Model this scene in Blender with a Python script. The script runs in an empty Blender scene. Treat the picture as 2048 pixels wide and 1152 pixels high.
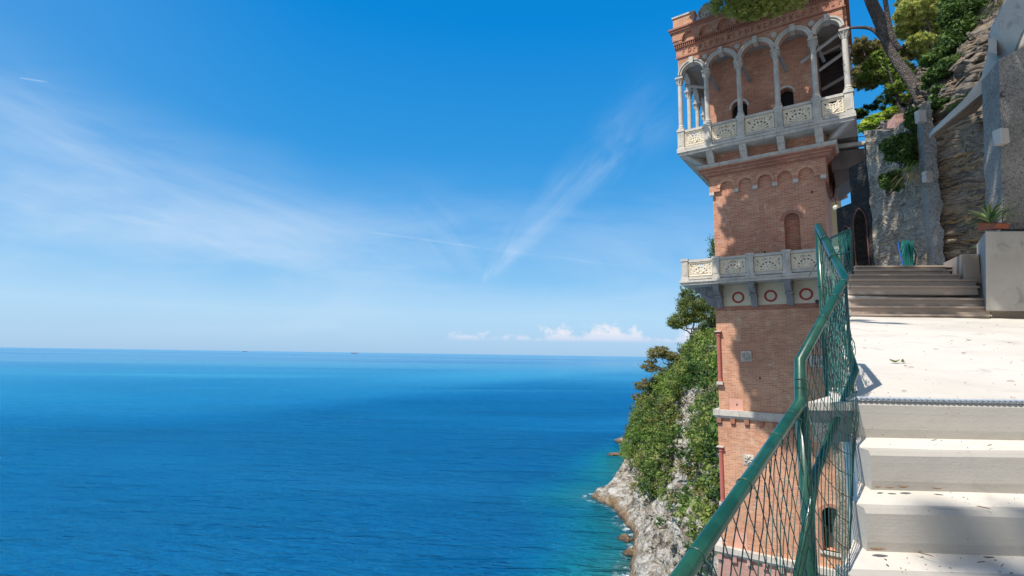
import bpy, bmesh, math, random
import numpy as np
from mathutils import Vector, Matrix, noise
random.seed(7); rng = np.random.default_rng(7)
S = bpy.context.scene; COL = S.collection
EYE = 36.0                                  # eye level above the sea, metres
# ---------------------------------------------------------------- camera
FPX, ROLL, PITCH = 1024.0, math.atan(.0147), math.atan(133.05/1024)
cd = bpy.data.cameras.new("camera"); cam = bpy.data.objects.new("camera", cd); COL.objects.link(cam)
cd.lens = 18; cd.sensor_width = 36; cd.clip_start = .05; cd.clip_end = 200000
cr, sr, cp, sp = math.cos(ROLL), math.sin(ROLL), math.cos(PITCH), math.sin(PITCH)
fwd = Vector((0, cp, sp)); up0 = Vector((0, -sp, cp)); rt0 = Vector((1, 0, 0))
# horizon falls to the right: camera rolled counter-clockwise
rt = rt0*cr + up0*sr; up = up0*cr - rt0*sr
cam.matrix_world = Matrix(((rt.x, up.x, -fwd.x, 0), (rt.y, up.y, -fwd.y, 0), (rt.z, up.z, -fwd.z, EYE), (0, 0, 0, 1)))
S.camera = cam
# ---------------------------------------------------------------- light
SUN_EL = math.radians(58); SUNH = Vector((-.80, -.60, 0)).normalized()
SUND = (SUNH*math.cos(SUN_EL) + Vector((0, 0, math.sin(SUN_EL)))).normalized()
sl = bpy.data.lights.new("sun", 'SUN'); sl.energy = 4.3; sl.angle = math.radians(.55); sl.color = (1, .95, .88)
so = bpy.data.objects.new("sun", sl); COL.objects.link(so); so.rotation_euler = SUND.to_track_quat('Z', 'Y').to_euler()
so.location = (0, 0, EYE+60)
S.view_settings.view_transform = 'Standard'; S.view_settings.look = 'None'; S.view_settings.exposure = 0.35
S.view_settings.gamma = 1
try: S.cycles.max_bounces = 6; S.cycles.transparent_max_bounces = 8
except Exception: pass

class NT:                                   # small node-tree helper
    def __init__(s, tree): s.t = tree; s.n = tree.nodes; s.l = tree.links
    def node(s, typ, **kw):
        n = s.n.new(typ)
        for k, v in kw.items():
            if k.startswith('i_'):
                n.inputs[int(k[2:])].default_value = v
            else: setattr(n, k, v)
        return n
    def link(s, a, b): s.l.new(a, b); return b
    def m(s, op, a, b=0.0, c=None, clamp=False):
        n = s.n.new('ShaderNodeMath'); n.operation = op; n.use_clamp = clamp
        for i, v in enumerate((a, b, c)):
            if v is None: continue
            if isinstance(v, (int, float)): n.inputs[i].default_value = v
            else: s.l.new(v, n.inputs[i])
        return n.outputs[0]
    def ss(s, v, a, b):                      # smoothstep
        n = s.n.new('ShaderNodeMapRange'); n.interpolation_type = 'SMOOTHSTEP'
        s.l.new(v, n.inputs[0]); n.inputs[1].default_value = a; n.inputs[2].default_value = b
        return n.outputs[0]
    def comb(s, x, y, z=0.0):
        n = s.n.new('ShaderNodeCombineXYZ')
        for i, v in enumerate((x, y, z)):
            if isinstance(v, (int, float)): n.inputs[i].default_value = v
            else: s.l.new(v, n.inputs[i])
        return n.outputs[0]
    def sep(s, v):
        n = s.n.new('ShaderNodeSeparateXYZ'); s.l.new(v, n.inputs[0]); return n.outputs
    def noise(s, vec, scale, detail=4, rough=.55, dist=0.0):
        n = s.n.new('ShaderNodeTexNoise'); n.inputs['Scale'].default_value = scale
        n.inputs['Detail'].default_value = detail; n.inputs['Roughness'].default_value = rough
        n.inputs['Distortion'].default_value = dist
        if vec is not None: s.l.new(vec, n.inputs['Vector'])
        return n.outputs[0]
    def vor(s, vec, scale, feature='F1', rand=1.0):
        n = s.n.new('ShaderNodeTexVoronoi'); n.feature = feature; n.inputs['Scale'].default_value = scale
        n.inputs['Randomness'].default_value = rand; s.l.new(vec, n.inputs['Vector']); return n
    def map(s, vec, sc=(1, 1, 1), rot=(0, 0, 0), loc=(0, 0, 0)):
        n = s.n.new('ShaderNodeMapping'); s.l.new(vec, n.inputs[0])
        n.inputs['Scale'].default_value = sc; n.inputs['Rotation'].default_value = rot; n.inputs['Location'].default_value = loc
        return n.outputs[0]
    def mix(s, f, a, b):
        n = s.n.new('ShaderNodeMix'); n.data_type = 'RGBA'
        if isinstance(f, (int, float)): n.inputs[0].default_value = f
        else: s.l.new(f, n.inputs[0])
        for i, v in ((6, a), (7, b)):
            if isinstance(v, tuple): n.inputs[i].default_value = (*v[:3], 1)
            else: s.l.new(v, n.inputs[i])
        return n.outputs[2]
    def ramp(s, f, stops):
        n = s.n.new('ShaderNodeValToRGB'); s.l.new(f, n.inputs[0]); e = n.color_ramp.elements
        while len(e) < len(stops): e.new(.5)
        for el, (p, c) in zip(e, stops): el.position = p; el.color = (*c, 1)
        return n.outputs[0]
    def bump(s, h, strength, dist):
        n = s.n.new('ShaderNodeBump'); n.inputs['Strength'].default_value = strength
        n.inputs['Distance'].default_value = dist; s.l.new(h, n.inputs['Height']); return n.outputs[0]

# ---------------------------------------------------------------- world (sky)
W = bpy.data.worlds.new("World"); S.world = W; W.use_nodes = True
w = NT(W.node_tree); W.node_tree.nodes.clear()
sky = w.node('ShaderNodeTexSky', sky_type='NISHITA', sun_disc=False, sun_elevation=SUN_EL,
             sun_rotation=math.atan2(SUNH.x, SUNH.y), altitude=50, air_density=1.0, dust_density=.5, ozone_density=4.0)
d = w.node('ShaderNodeTexCoord').outputs['Generated']
dx, dy, dz = w.sep(d)
yy = w.m('MAXIMUM', dy, .08)
U_ = w.m('DIVIDE', dx, yy); V_ = w.m('DIVIDE', dz, yy)      # tangent-plane direction over the sea
hs = w.node('ShaderNodeHueSaturation'); hs.inputs['Hue'].default_value = .497; hs.inputs['Saturation'].default_value = 1.28
w.link(sky.outputs[0], hs.inputs['Color'])
tint = w.node('ShaderNodeMix', data_type='RGBA', blend_type='MULTIPLY'); tint.inputs[0].default_value = 1
w.link(hs.outputs[0], tint.inputs[6])
w.link(w.ramp(dz, [(0, (.80, .93, 1.12)), (.12, (.95, 1.05, 1.12)), (.45, (.62, 1.05, 1.18)), (.8, (.6, 1.0, 1.15))]), tint.inputs[7])
sc8 = w.node('ShaderNodeVectorMath', operation='SCALE'); sc8.inputs[3].default_value = 8.0
w.link(w.ramp(dz, [(p, tuple(k/8 for k in c)) for p, c in ((0, (2.45, 3.9, 5.6)), (.03, (2.6, 4.1, 5.75)), (.075, (2.9, 4.5, 6.0)), (.14, (1.55, 3.6, 5.8)), (.25, (.62, 2.65, 5.4)), (.37, (.22, 2.1, 4.95)), (.57, (.0, 1.62, 4.65)), (1, (.02, 1.2, 3.6)))]), sc8.inputs[0])
base = w.mix(.88, tint.outputs[2], sc8.outputs[0])
def streak(u0, v0, u1, v1, w0, w1, sc_along, sc_across, seed, lo=.45, hi=.75, fade0=.1, fade1=.25, wb=.12):
    L = math.hypot(u1-u0, v1-v0); ca, sa = (u1-u0)/L, (v1-v0)/L
    a = w.m('ADD', w.m('MULTIPLY', w.m('SUBTRACT', U_, u0), ca/L), w.m('MULTIPLY', w.m('SUBTRACT', V_, v0), sa/L))
    b = w.m('ADD', w.m('MULTIPLY', w.m('SUBTRACT', U_, u0), -sa), w.m('MULTIPLY', w.m('SUBTRACT', V_, v0), ca))
    wob = w.noise(w.comb(w.m('MULTIPLY', a, 3.0), seed), 1.0, 2)
    b2 = w.m('ADD', b, w.m('MULTIPLY', w.m('SUBTRACT', wob, .5), wb*L))
    wid = w.m('ADD', w.m('MULTIPLY', a, w1-w0), w0)
    q = w.m('ABSOLUTE', w.m('DIVIDE', b2, w.m('MAXIMUM', wid, .002)))
    prof = w.m('SUBTRACT', 1.0, w.ss(q, 0.0, 1.0))
    ends = w.m('MULTIPLY', w.ss(a, -.02, fade0), w.m('SUBTRACT', 1.0, w.ss(a, 1-fade1, 1.0)))
    nz = w.noise(w.comb(w.m('MULTIPLY', a, sc_along*L), w.m('MULTIPLY', b, sc_across), seed), 1.0, 6, .6, .6)
    return w.m('MULTIPLY', w.m('MULTIPLY', prof, ends), w.ss(nz, lo, hi))
st = [
  (streak(-.05, .145, .36, .60, .012, .13, 4, 14, 1.3, .22, .90, .05, .5), .46),
  (streak(-.06, .14, .03, .27, .01, .05, 8, 40, 4.1, .34, .85, .1, .5), .40),
  (streak(-.02, .12, -.22, .33, .03, .10, 5, 18, 7.7, .34, .9, .05, .5), .30),
  (streak(-1.3, .50, -.05, .12, .30, .12, 1.6, 6, 2.2, .15, .95, .1, .3), .62),
  (streak(-1.2, .22, .2, .10, .11, .08, 2.2, 9, 9.2, .32, .9, .1, .3), .42),
  (streak(-1.1, .34, -.35, .16, .05, .05, 4, 18, 5.2, .40, .85, .1, .3), .3),
  (streak(-.34, .245, .30, .165, .003, .005, 5, 20, 3.4, .30, .6, .2, .4, .01), .17),
  (streak(-1.03, .555, -.96, .545, .0022, .003, 3, 10, 3.9, .1, .3, .1, .4, .005), .28),
]
cov = None
for s_, k in st:
    t_ = w.m('MULTIPLY', s_, k); cov = t_ if cov is None else w.m('ADD', cov, t_, clamp=True)
low = w.noise(w.comb(w.m('MULTIPLY', U_, 1.2), w.m('MULTIPLY', V_, 4.0), 3.3), 1.5, 5, .6, .4)
veil = w.m('MULTIPLY', w.ss(low, .35, .8), w.m('MULTIPLY', w.ss(V_, .0, .06), w.m('SUBTRACT', 1, w.ss(V_, .18, .42))))
cov = w.m('ADD', cov, w.m('MULTIPLY', veil, .34), clamp=True)
cov = w.m('ADD', cov, w.m('MULTIPLY', w.m('SUBTRACT', 1, w.ss(U_, -1.15, -.35)), .06), clamp=True)
c1 = w.mix(cov, base, (4.2, 5.2, 6.3))
# pale veil added to the unseen sky behind the viewer, to whiten blue ambient
c1 = w.mix(w.m('MULTIPLY', w.m('SUBTRACT', 1, w.ss(dy, -.35, .05)), .75), c1, (3.5, 3.7, 4.2))
# small cumulus far out over the horizon
cn = w.noise(w.comb(w.m('MULTIPLY', U_, 34.0), w.m('MULTIPLY', V_, 42.0), 1.7), 1.0, 6, .6)
env = w.noise(w.comb(w.m('MULTIPLY', U_, 11.0), 5.3), 1.0, 2)
# centre of mass to the right of the bank
gr = w.ss(U_, -.16, .2)
top = w.m('ADD', w.m('ADD', .030, w.m('MULTIPLY', gr, .016)), w.m('MULTIPLY', w.m('SUBTRACT', env, .42), .10))
hgt = w.m('SUBTRACT', top, V_)
dens = w.m('ADD', w.m('MULTIPLY', hgt, 26.0), w.m('MULTIPLY', w.m('SUBTRACT', cn, .5), 2.3))
cm = w.m('MULTIPLY', w.ss(dens, -.08, .5), w.m('MULTIPLY', w.ss(V_, .0235, .033), w.m('MULTIPLY', w.ss(U_, -.14, -.11), w.m('SUBTRACT', 1, w.ss(U_, .34, .46)))))
ccol = w.mix(w.ss(V_, .024, .05), (3.9, 4.6, 5.9), (5.5, 5.6, 6.1))
c2 = w.mix(w.m('MULTIPLY', cm, .95), c1, ccol)
bg = w.node('ShaderNodeBackground'); bg.inputs['Strength'].default_value = .12
w.link(c2, bg.inputs['Color'])
w.link(bg.outputs[0], w.node('ShaderNodeOutputWorld').inputs[0])

# ---------------------------------------------------------------- helpers
def UP(px, py, Y):
    """direction of a photo point, followed to forward distance Y -> world point"""
    a = (px-1024)/FPX; b = -(py-576)/FPX
    a2 = a*cr - b*sr; b2 = a*sr + b*cr
    x, y, z = a2, cp - b2*sp, sp + b2*cp
    return Vector((x/y*Y, Y, EYE + z/y*Y))
def UZ(px, py, z):
    """same, followed to height z"""
    p = UP(px, py, 1.0); k = (z-EYE)/(p.z-EYE); return Vector((p.x*k, k, z))

def mat(name, build, rough=.8):
    m = bpy.data.materials.new(name); m.use_nodes = True; t = NT(m.node_tree); t.n.clear()
    out = t.node('ShaderNodeOutputMaterial'); b = t.node('ShaderNodeBsdfPrincipled'); b.inputs['Roughness'].default_value = rough
    t.link(b.outputs[0], out.inputs[0])
    t.obj = t.node('ShaderNodeTexCoord').outputs['Object']
    build(t, b); return m
def setc(t, b, c, key='Base Color'):
    if isinstance(c, tuple): b.inputs[key].default_value = (*c, 1)
    else: t.link(c, b.inputs[key])

def obj(name, verts, faces, m, parent=None, smooth=False, label=None, cat=None, group=None, kind=None):
    me = bpy.data.meshes.new(name); me.from_pydata([tuple(v) for v in verts], [], faces); me.update()
    return link(name, me, m, parent, smooth, label, cat, group, kind)
def link(name, me, m, parent=None, smooth=False, label=None, cat=None, group=None, kind=None):
    if smooth: me.polygons.foreach_set('use_smooth', [True]*len(me.polygons))
    o = bpy.data.objects.new(name, me); COL.objects.link(o)
    if m: me.materials.append(m)
    if parent: o.parent = parent
    tag(o, label, cat, group, kind); return o
def tag(o, label=None, cat=None, group=None, kind=None):
    if label: o['label'] = label
    if cat: o['category'] = cat
    if group: o['group'] = group
    if kind: o['kind'] = kind
    return o
def empty(name, loc, rz=0, label=None, cat=None, group=None):
    o = bpy.data.objects.new(name, None); COL.objects.link(o); o.location = loc; o.rotation_euler = (0, 0, rz)
    o.empty_display_size = .3
    return tag(o, label, cat, group)

class MB:
    """collects shapes into one mesh"""
    def __init__(s, off=(0, 0, 0)): s.v = []; s.f = []; s.off = Vector(off)
    def add(s, vs, fs):
        n = len(s.v); s.v += [Vector(v)+s.off for v in vs]; s.f += [tuple(i+n for i in f) for f in fs]; return s
    def box(s, x0, x1, y0, y1, z0, z1):
        return s.add([(x0, y0, z0), (x1, y0, z0), (x1, y1, z0), (x0, y1, z0), (x0, y0, z1), (x1, y0, z1), (x1, y1, z1), (x0, y1, z1)],
                     [(3, 2, 1, 0), (4, 5, 6, 7), (0, 1, 5, 4), (1, 2, 6, 5), (2, 3, 7, 6), (3, 0, 4, 7)])
    def hexa(s, p):                          # 8 points: bottom ring, top ring
        return s.add(p, [(3, 2, 1, 0), (4, 5, 6, 7), (0, 1, 5, 4), (1, 2, 6, 5), (2, 3, 7, 6), (3, 0, 4, 7)])
    def tube(s, pts, r, seg=8, caps=True, closed=False):
        pts = [Vector(p) for p in pts]; n = len(pts)
        rr = r if isinstance(r, (list, tuple)) else [r]*n
        ring = []; prev = None
        for i, p in enumerate(pts):
            if closed: t = (pts[(i+1) % n]-pts[i-1]).normalized()
            else: t = ((pts[i+1]-p).normalized() if i == 0 else (p-pts[i-1]).normalized() if i == n-1
                       else ((pts[i+1]-p).normalized()+(p-pts[i-1]).normalized()).normalized())
            if prev is None: a = t.cross(Vector((0, 0, 1)) if abs(t.z) < .9 else Vector((1, 0, 0))).normalized()
            else: a = (prev - t*prev.dot(t)).normalized()
            prev = a; b = t.cross(a)
            k = 1.0
            if not closed and 0 < i < n-1:
                c_ = (pts[i+1]-p).normalized().dot((p-pts[i-1]).normalized()); k = 1/max(.5, math.sqrt((1+c_)/2))
            ring.append([p + (a*math.cos(q)+b*math.sin(q))*rr[i]*k for q in (2*math.pi*j/seg for j in range(seg))])
        vs = [v for R_ in ring for v in R_]; fs = []
        for i in range(n if closed else n-1):
            i2 = (i+1) % n
            for j in range(seg):
                j2 = (j+1) % seg; fs.append((i*seg+j, i*seg+j2, i2*seg+j2, i2*seg+j))
        if caps and not closed: fs += [tuple(range(seg-1, -1, -1)), tuple((n-1)*seg+j for j in range(seg))]
        return s.add(vs, fs)
    def lathe(s, c, prof, seg=12):           # prof [(r,z)] about vertical axis at c
        c = Vector(c); vs = []; fs = []
        for r_, z_ in prof:
            for j in range(seg): q = 2*math.pi*j/seg; vs.append(c+Vector((r_*math.cos(q), r_*math.sin(q), z_)))
        for i in range(len(prof)-1):
            for j in range(seg): j2 = (j+1) % seg; fs.append((i*seg+j, i*seg+j2, (i+1)*seg+j2, (i+1)*seg+j))
        fs += [tuple(range(seg-1, -1, -1)), tuple((len(prof)-1)*seg+j for j in range(seg))]
        return s.add(vs, fs)
    def prism(s, poly, y0, y1, axis='y'):     # poly of (x,z) extruded along y
        n = len(poly); f = (lambda a, b, y: (a, y, b)) if axis == 'y' else (lambda a, b, y: (y, a, b))
        vs = [f(a, b, y0) for a, b in poly]+[f(a, b, y1) for a, b in poly]
        fs = [tuple(range(n)), tuple(range(2*n-1, n-1, -1))]+[(i, i+n, (i+1) % n+n, (i+1) % n) for i in range(n)]
        return s.add(vs, fs)
    def archwall(s, x0, x1, cx, r, zs, ztop, y0, y1, seg=14, zfoot=None, rz=None):
        """wall above a round arch: solid between arch curve and ztop, x0..x1, with jambs down to zs or zfoot"""
        rz = rz or r
        xs = [x0]+[cx - r*math.cos(math.pi*i/seg) for i in range(seg+1)]+[x1]
        zb = [zfoot if zfoot is not None else zs]+[zs + rz*math.sin(math.pi*i/seg) for i in range(seg+1)]+[zfoot if zfoot is not None else zs]
        if zfoot is not None:
            s.box(x0, cx-r, y0, y1, zfoot, zs); s.box(cx+r, x1, y0, y1, zfoot, zs); zb[0] = zs; zb[-1] = zs
        n = len(xs); vs = []; fs = []
        for y in (y0, y1):
            for i in range(n): vs += [(xs[i], y, zb[i]), (xs[i], y, ztop)]
        for i in range(n-1):
            if xs[i+1]-xs[i] < 1e-6: continue
            a, b, c, d_ = 2*i, 2*i+2, 2*i+3, 2*i+1; k = 2*n
            fs += [(a, b, c, d_), (a+k, d_+k, c+k, b+k), (a, a+k, b+k, b), (d_, c, c+k, d_+k)]
        fs += [(0, 1, 1+2*n, 2*n), (2*n-2, 2*n-2+2*n, 2*n-1+2*n, 2*n-1)]
        return s.add(vs, fs)
    def archring(s, cx, r0, r1, zs, y0, y1, seg=18, a0=0, a1=math.pi, rz=1.0):
        vs = []; fs = []
        for i in range(seg+1):
            q = a0+(a1-a0)*i/seg
            for r_ in (r0, r1):
                for y in (y0, y1): vs.append((cx - r_*math.cos(q), y, zs + r_*rz*math.sin(q)))
        for i in range(seg):
            o = 4*i; fs += [(o, o+4, o+6, o+2), (o+1, o+3, o+7, o+5), (o+2, o+6, o+7, o+3), (o, o+1, o+5, o+4)]
        fs += [(0, 2, 3, 1), (4*seg, 4*seg+1, 4*seg+3, 4*seg+2)]
        return s.add(vs, fs)
    def build(s, name, m, parent=None, smooth=False, bevel=0, **kw):
        o = obj(name, s.v, s.f, m, parent, smooth, **kw)
        bm = bmesh.new(); bm.from_mesh(o.data); bmesh.ops.recalc_face_normals(bm, faces=bm.faces); bm.to_mesh(o.data); bm.free()
        if bevel:
            b = o.modifiers.new('bevel', 'BEVEL'); b.width = bevel; b.segments = 2; b.limit_method = 'ANGLE'; b.angle_limit = math.radians(40)
        return o
def carve(o, cutters):
    """subtract shapes from o and bake the result into its mesh"""
    c = cutters.build('cutter', None)
    md = o.modifiers.new('cut', 'BOOLEAN'); md.operation = 'DIFFERENCE'; md.object = c; md.solver = 'EXACT'
    if o.parent: c.parent = o.parent
    bpy.context.view_layer.update()
    dg = bpy.context.evaluated_depsgraph_get(); me = bpy.data.meshes.new_from_object(o.evaluated_get(dg))
    o.modifiers.remove(md); o.data = me; cm_ = c.data; bpy.data.objects.remove(c); bpy.data.meshes.remove(cm_)
def grid(name, P, m, amp=0, sc=1, **kw):
    """P[i][j] surface points, displaced by noise"""
    ni, nj = len(P), len(P[0]); vs = []
    for i in range(ni):
        for j in range(nj):
            p = P[i][j]
            if amp:
                q = p*sc; n_ = noise.noise_vector(q)*.6 + noise.noise_vector(q*2.7)*.3 + noise.noise_vector(q*6.1)*.16; p = p + n_*amp
            vs.append(p)
    fs = [(i*nj+j, i*nj+j+1, (i+1)*nj+j+1, (i+1)*nj+j) for i in range(ni-1) for j in range(nj-1)]
    return obj(name, vs, fs, m, **kw)
def resample(cols, nu, nv):
    """bilinear refine a coarse control net"""
    A = np.array([[list(p) for p in r] for r in cols], float); a, b = A.shape[:2]; out = []
    for i in range(nu):
        u = i/(nu-1)*(a-1); i0 = min(int(u), a-2); fu = u-i0; row = []
        for j in range(nv):
            v = j/(nv-1)*(b-1); j0 = min(int(v), b-2); fv = v-j0
            p = (A[i0, j0]*(1-fu)*(1-fv)+A[i0+1, j0]*fu*(1-fv)+A[i0, j0+1]*(1-fu)*fv+A[i0+1, j0+1]*fu*fv); row.append(Vector(p))
        out.append(row)
    return out

# ---------------------------------------------------------------- materials
def brick_mat(name, c1, c2, mortar, scale=1.0, stain=.25):
    def f(t, b):
        x, y, z = t.sep(t.obj)
        br = t.node('ShaderNodeTexBrick'); t.link(t.comb(t.m('ADD', x, y), z), br.inputs['Vector'])
        br.inputs['Scale'].default_value = 1; br.inputs['Brick Width'].default_value = .27*scale; br.inputs['Row Height'].default_value = .078*scale
        br.inputs['Mortar Size'].default_value = .008; br.inputs['Mortar Smooth'].default_value = .2; br.inputs['Bias'].default_value = -.1
        br.inputs['Color1'].default_value = (*c1, 1); br.inputs['Color2'].default_value = (*c2, 1); br.inputs['Mortar'].default_value = (*mortar, 1)
        n1 = t.noise(t.obj, .9, 5, .65); n2 = t.noise(t.obj, 7, 4)
        c = t.mix(t.m('MULTIPLY', t.ss(n1, .42, .78), stain*1.7), br.outputs[0], tuple(k*.62 for k in mortar))
        c = t.mix(t.m('MULTIPLY', t.ss(n2, .5, .8), .30), c, tuple(min(1, k*.55) for k in c1))
        n3 = t.noise(t.map(t.obj, (1, 1, .25)), 1.7, 4); c = t.mix(t.m('MULTIPLY', t.ss(n3, .55, .8), .3), c, tuple(min(.9, k*1.15) for k in mortar))
        n5 = t.noise(t.obj, .33, 4, .6); c = t.mix(t.m('MULTIPLY', t.ss(n5, .46, .62), .35), c, tuple(k*.62 for k in c2))
        n6 = t.noise(t.map(t.obj, (1, 1, 1), (0, 0, 0), (9, 4, 2)), 2.6, 5, .65); c = t.mix(t.m('MULTIPLY', t.ss(n6, .58, .66), .4), c, tuple(min(.8, k*1.05) for k in mortar))
        # narrow streaks of washed-down lime and soot
        n4 = t.noise(t.map(t.obj, (5, 5, .22)), 1.0, 4, .6); c = t.mix(t.m('MULTIPLY', t.ss(n4, .58, .8), .28), c, (.16, .12, .10))
        setc(t, b, c)
        h = t.m('ADD', br.outputs['Fac'], t.m('MULTIPLY', n2, -.5)); t.link(t.bump(h, .5, -.02), b.inputs['Normal'])
    return mat(name, f, .9)
M_BRICK = brick_mat('brick', (.61, .262, .148), (.42, .15, .088), (.59, .465, .34), stain=.18)
M_BRICKPALE = brick_mat('pale_brick', (.70, .335, .19), (.49, .20, .115), (.67, .54, .39), stain=.2)
M_BRICKROSE = brick_mat('rose_brick', (.60, .32, .26), (.50, .25, .20), (.62, .50, .44), stain=.2)
M_BRICKDARK = brick_mat('terracotta_brick', (.46, .17, .10), (.36, .13, .08), (.42, .27, .20))
def stone_mat(name, c, c2, sc=3, rough=.85, bump=.4, streaks=True, cov=.6):
    def f(t, b):
        n1 = t.noise(t.obj, sc, 6, .65); n2 = t.noise(t.obj, sc*9, 4, .6)
        col = t.mix(t.m('MULTIPLY', t.ss(n1, .35, .72), cov), c, c2)
        if streaks:
            n3 = t.noise(t.map(t.obj, (4, 4, .5)), sc*.8, 5, .6); col = t.mix(t.m('MULTIPLY', t.ss(n3, .52, .8), .5), col, tuple(k*.45 for k in c2))
        col = t.mix(t.m('MULTIPLY', t.ss(n2, .5, .85), .4), col, tuple(k*.6 for k in c))
        setc(t, b, col); t.link(t.bump(t.m('ADD', n1, t.m('MULTIPLY', n2, .5)), bump, .03), b.inputs['Normal'])
    return mat(name, f, rough)
M_STONE = stone_mat('weathered_stone', (.62, .57, .49), (.32, .30, .27), 2.2)
M_STONEDARK = stone_mat('dark_grey_stone', (.27, .27, .27), (.13, .13, .14), 3)  # dark grey stone tone
M_CREAM = stone_mat('cream_stone', (.82, .72, .55), (.52, .44, .33), 3, cov=.45)
M_CREAMWALL = stone_mat('cream_plaster', (.64, .58, .43), (.50, .45, .34), 1.2, bump=.1, streaks=False)
M_REDPAINT = stone_mat('red_paint', (.36, .06, .05), (.28, .06, .05), 3, bump=.1, streaks=False)
M_REDSTONE = stone_mat('red_colonnette', (.48, .14, .11), (.36, .11, .09), 3, bump=.15)
M_PINK = stone_mat('pink_patch', (.68, .36, .27), (.60, .31, .23), 2, bump=.1, streaks=False)
M_TERRA = stone_mat('terracotta', (.46, .14, .07), (.33, .10, .06), 4)
M_PLASTER = stone_mat('ceiling_plaster', (.40, .37, .34), (.24, .22, .21), 1.4)
M_WOODW = stone_mat('whitened_wood', (.48, .46, .43), (.30, .28, .27), 5)
M_WOODD = stone_mat('dark_wood', (.07, .055, .05), (.035, .03, .03), 5)
M_VOID = mat('interior_shade', lambda t, b: setc(t, b, (.012, .011, .012)), .9)  # near black, the shade inside openings put into the colour
def concrete_f(c, c2, line=0, spk=True):
    def f(t, b):
        n0 = t.noise(t.obj, .7, 5, .6); n1 = t.noise(t.obj, 9, 6, .7); n2 = t.noise(t.obj, 80, 4, .7)
        col = t.mix(t.m('MULTIPLY', t.ss(n0, .4, .7), .55), c, c2)
        col = t.mix(t.m('MULTIPLY', t.ss(n1, .5, .8), .35), col, tuple(k*.72 for k in c))
        nb = t.noise(t.obj, 2.3, 6, .7, .6); col = t.mix(t.m('MULTIPLY', t.ss(nb, .54, .70), .5), col, tuple(k*.62 for k in c2))      # old water stains
        h = t.m('ADD', t.m('MULTIPLY', n1, .7), t.m('MULTIPLY', n2, .35))
        if line:                              # board marks
            n3 = t.noise(t.map(t.obj, (.8, .8, 60)), 1, 4, .6); col = t.mix(t.m('MULTIPLY', t.ss(n3, .48, .75), .14), col, tuple(k*.55 for k in c2))
            h = t.m('ADD', h, t.m('MULTIPLY', n3, .25))
        if spk:
            v_ = t.vor(t.obj, 23); sm = t.m('MULTIPLY', t.m('LESS_THAN', v_.outputs['Distance'], .10), t.m('GREATER_THAN', t.noise(t.obj, 3.1, 3), .52))
            col = t.mix(t.m('MULTIPLY', sm, .5), col, (.16, .12, .09))
        setc(t, b, col); t.link(t.bump(h, .35, .012), b.inputs['Normal'])
    return f
def roughcast_f(t, b):
    n0 = t.noise(t.obj, 1.1, 5, .65); n1 = t.noise(t.obj, 14, 5, .7); v_ = t.vor(t.obj, 34)
    r_ = t.sep(v_.outputs['Color'])[0]
    col = t.mix(t.ss(n0, .35, .7), (.42, .395, .355), (.24, .225, .20)); col = t.mix(t.m('MULTIPLY', r_, .5), col, (.50, .48, .44))
    col = t.mix(t.m('MULTIPLY', t.ss(n1, .48, .72), .75), col, (.07, .068, .065)); setc(t, b, col)
    t.link(t.bump(t.m('ADD', n1, t.m('MULTIPLY', v_.outputs['Distance'], -1.2)), 1.0, .05), b.inputs['Normal'])
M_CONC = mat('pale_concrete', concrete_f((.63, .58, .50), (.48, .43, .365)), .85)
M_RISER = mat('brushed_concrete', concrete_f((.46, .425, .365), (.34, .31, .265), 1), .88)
M_CONCG = mat('grey_render', concrete_f((.46, .435, .39), (.27, .255, .23)), .9)
M_CONCTAN = mat('tan_concrete', concrete_f((.42, .34, .27), (.33, .27, .22), 1), .9)
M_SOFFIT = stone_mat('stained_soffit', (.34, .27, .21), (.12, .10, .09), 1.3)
M_ROUGHCAST = mat('roughcast', roughcast_f, .95)
def slate_f(dark, mid, ochre, mort, sc=1.0, pale=.35):
    def f(t, b):
        x, y, z = t.sep(t.obj); w1 = t.noise(t.obj, .9*sc, 3); w2 = t.noise(t.obj, 3.5*sc, 4, .6)
        zz_ = t.m('ADD', z, t.m('ADD', t.m('MULTIPLY', w1, .9), t.m('MULTIPLY', w2, .10)))
        lay = t.comb(t.m('MULTIPLY', t.m('ADD', x, y), 1.1*sc), t.m('MULTIPLY', w2, 2.0), t.m('MULTIPLY', zz_, 11*sc))
        n1 = t.noise(lay, 1, 5, .65, .3); st = t.comb(t.m('MULTIPLY', t.m('ADD', t.m('ADD', x, y), t.m('MULTIPLY', w2, .5)), 3.2*sc), t.m('FLOOR', t.m('MULTIPLY', zz_, 7*sc)), t.m('MULTIPLY', zz_, 7*sc))
        vc = t.vor(st, 1); r_ = t.sep(vc.outputs['Color'])[0]; ve = t.vor(st, 1, 'DISTANCE_TO_EDGE')
        col = t.ramp(r_, [(0, dark), (.35, mid), (.6, tuple((a+c)/2 for a, c in zip(mid, ochre))), (.74, mid), (.88, ochre), (1, tuple(k*1.25 for k in mid))])
        col = t.mix(t.m('MULTIPLY', t.ss(n1, .50, .62), .85), col, tuple(k*.35 for k in dark))
        big = t.m('MULTIPLY', t.ss(t.noise(t.obj, .75, 4, .6), .5, .6), pale*2); col = t.mix(big, col, mort)
        n2 = t.noise(t.obj, 22, 4, .7); col = t.mix(t.m('MULTIPLY', t.ss(n2, .5, .8), .5), col, tuple(k*.5 for k in dark))
        setc(t, b, col); h = t.m('ADD', t.m('MULTIPLY', n1, -1.2), t.m('ADD', t.m('MULTIPLY', t.ss(ve.outputs[0], 0, .22), .6), t.m('ADD', t.m('MULTIPLY', r_, .5), t.m('MULTIPLY', n2, .3))))
        t.link(t.bump(h, 1.0, .16), b.inputs['Normal'])
    return f
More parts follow.
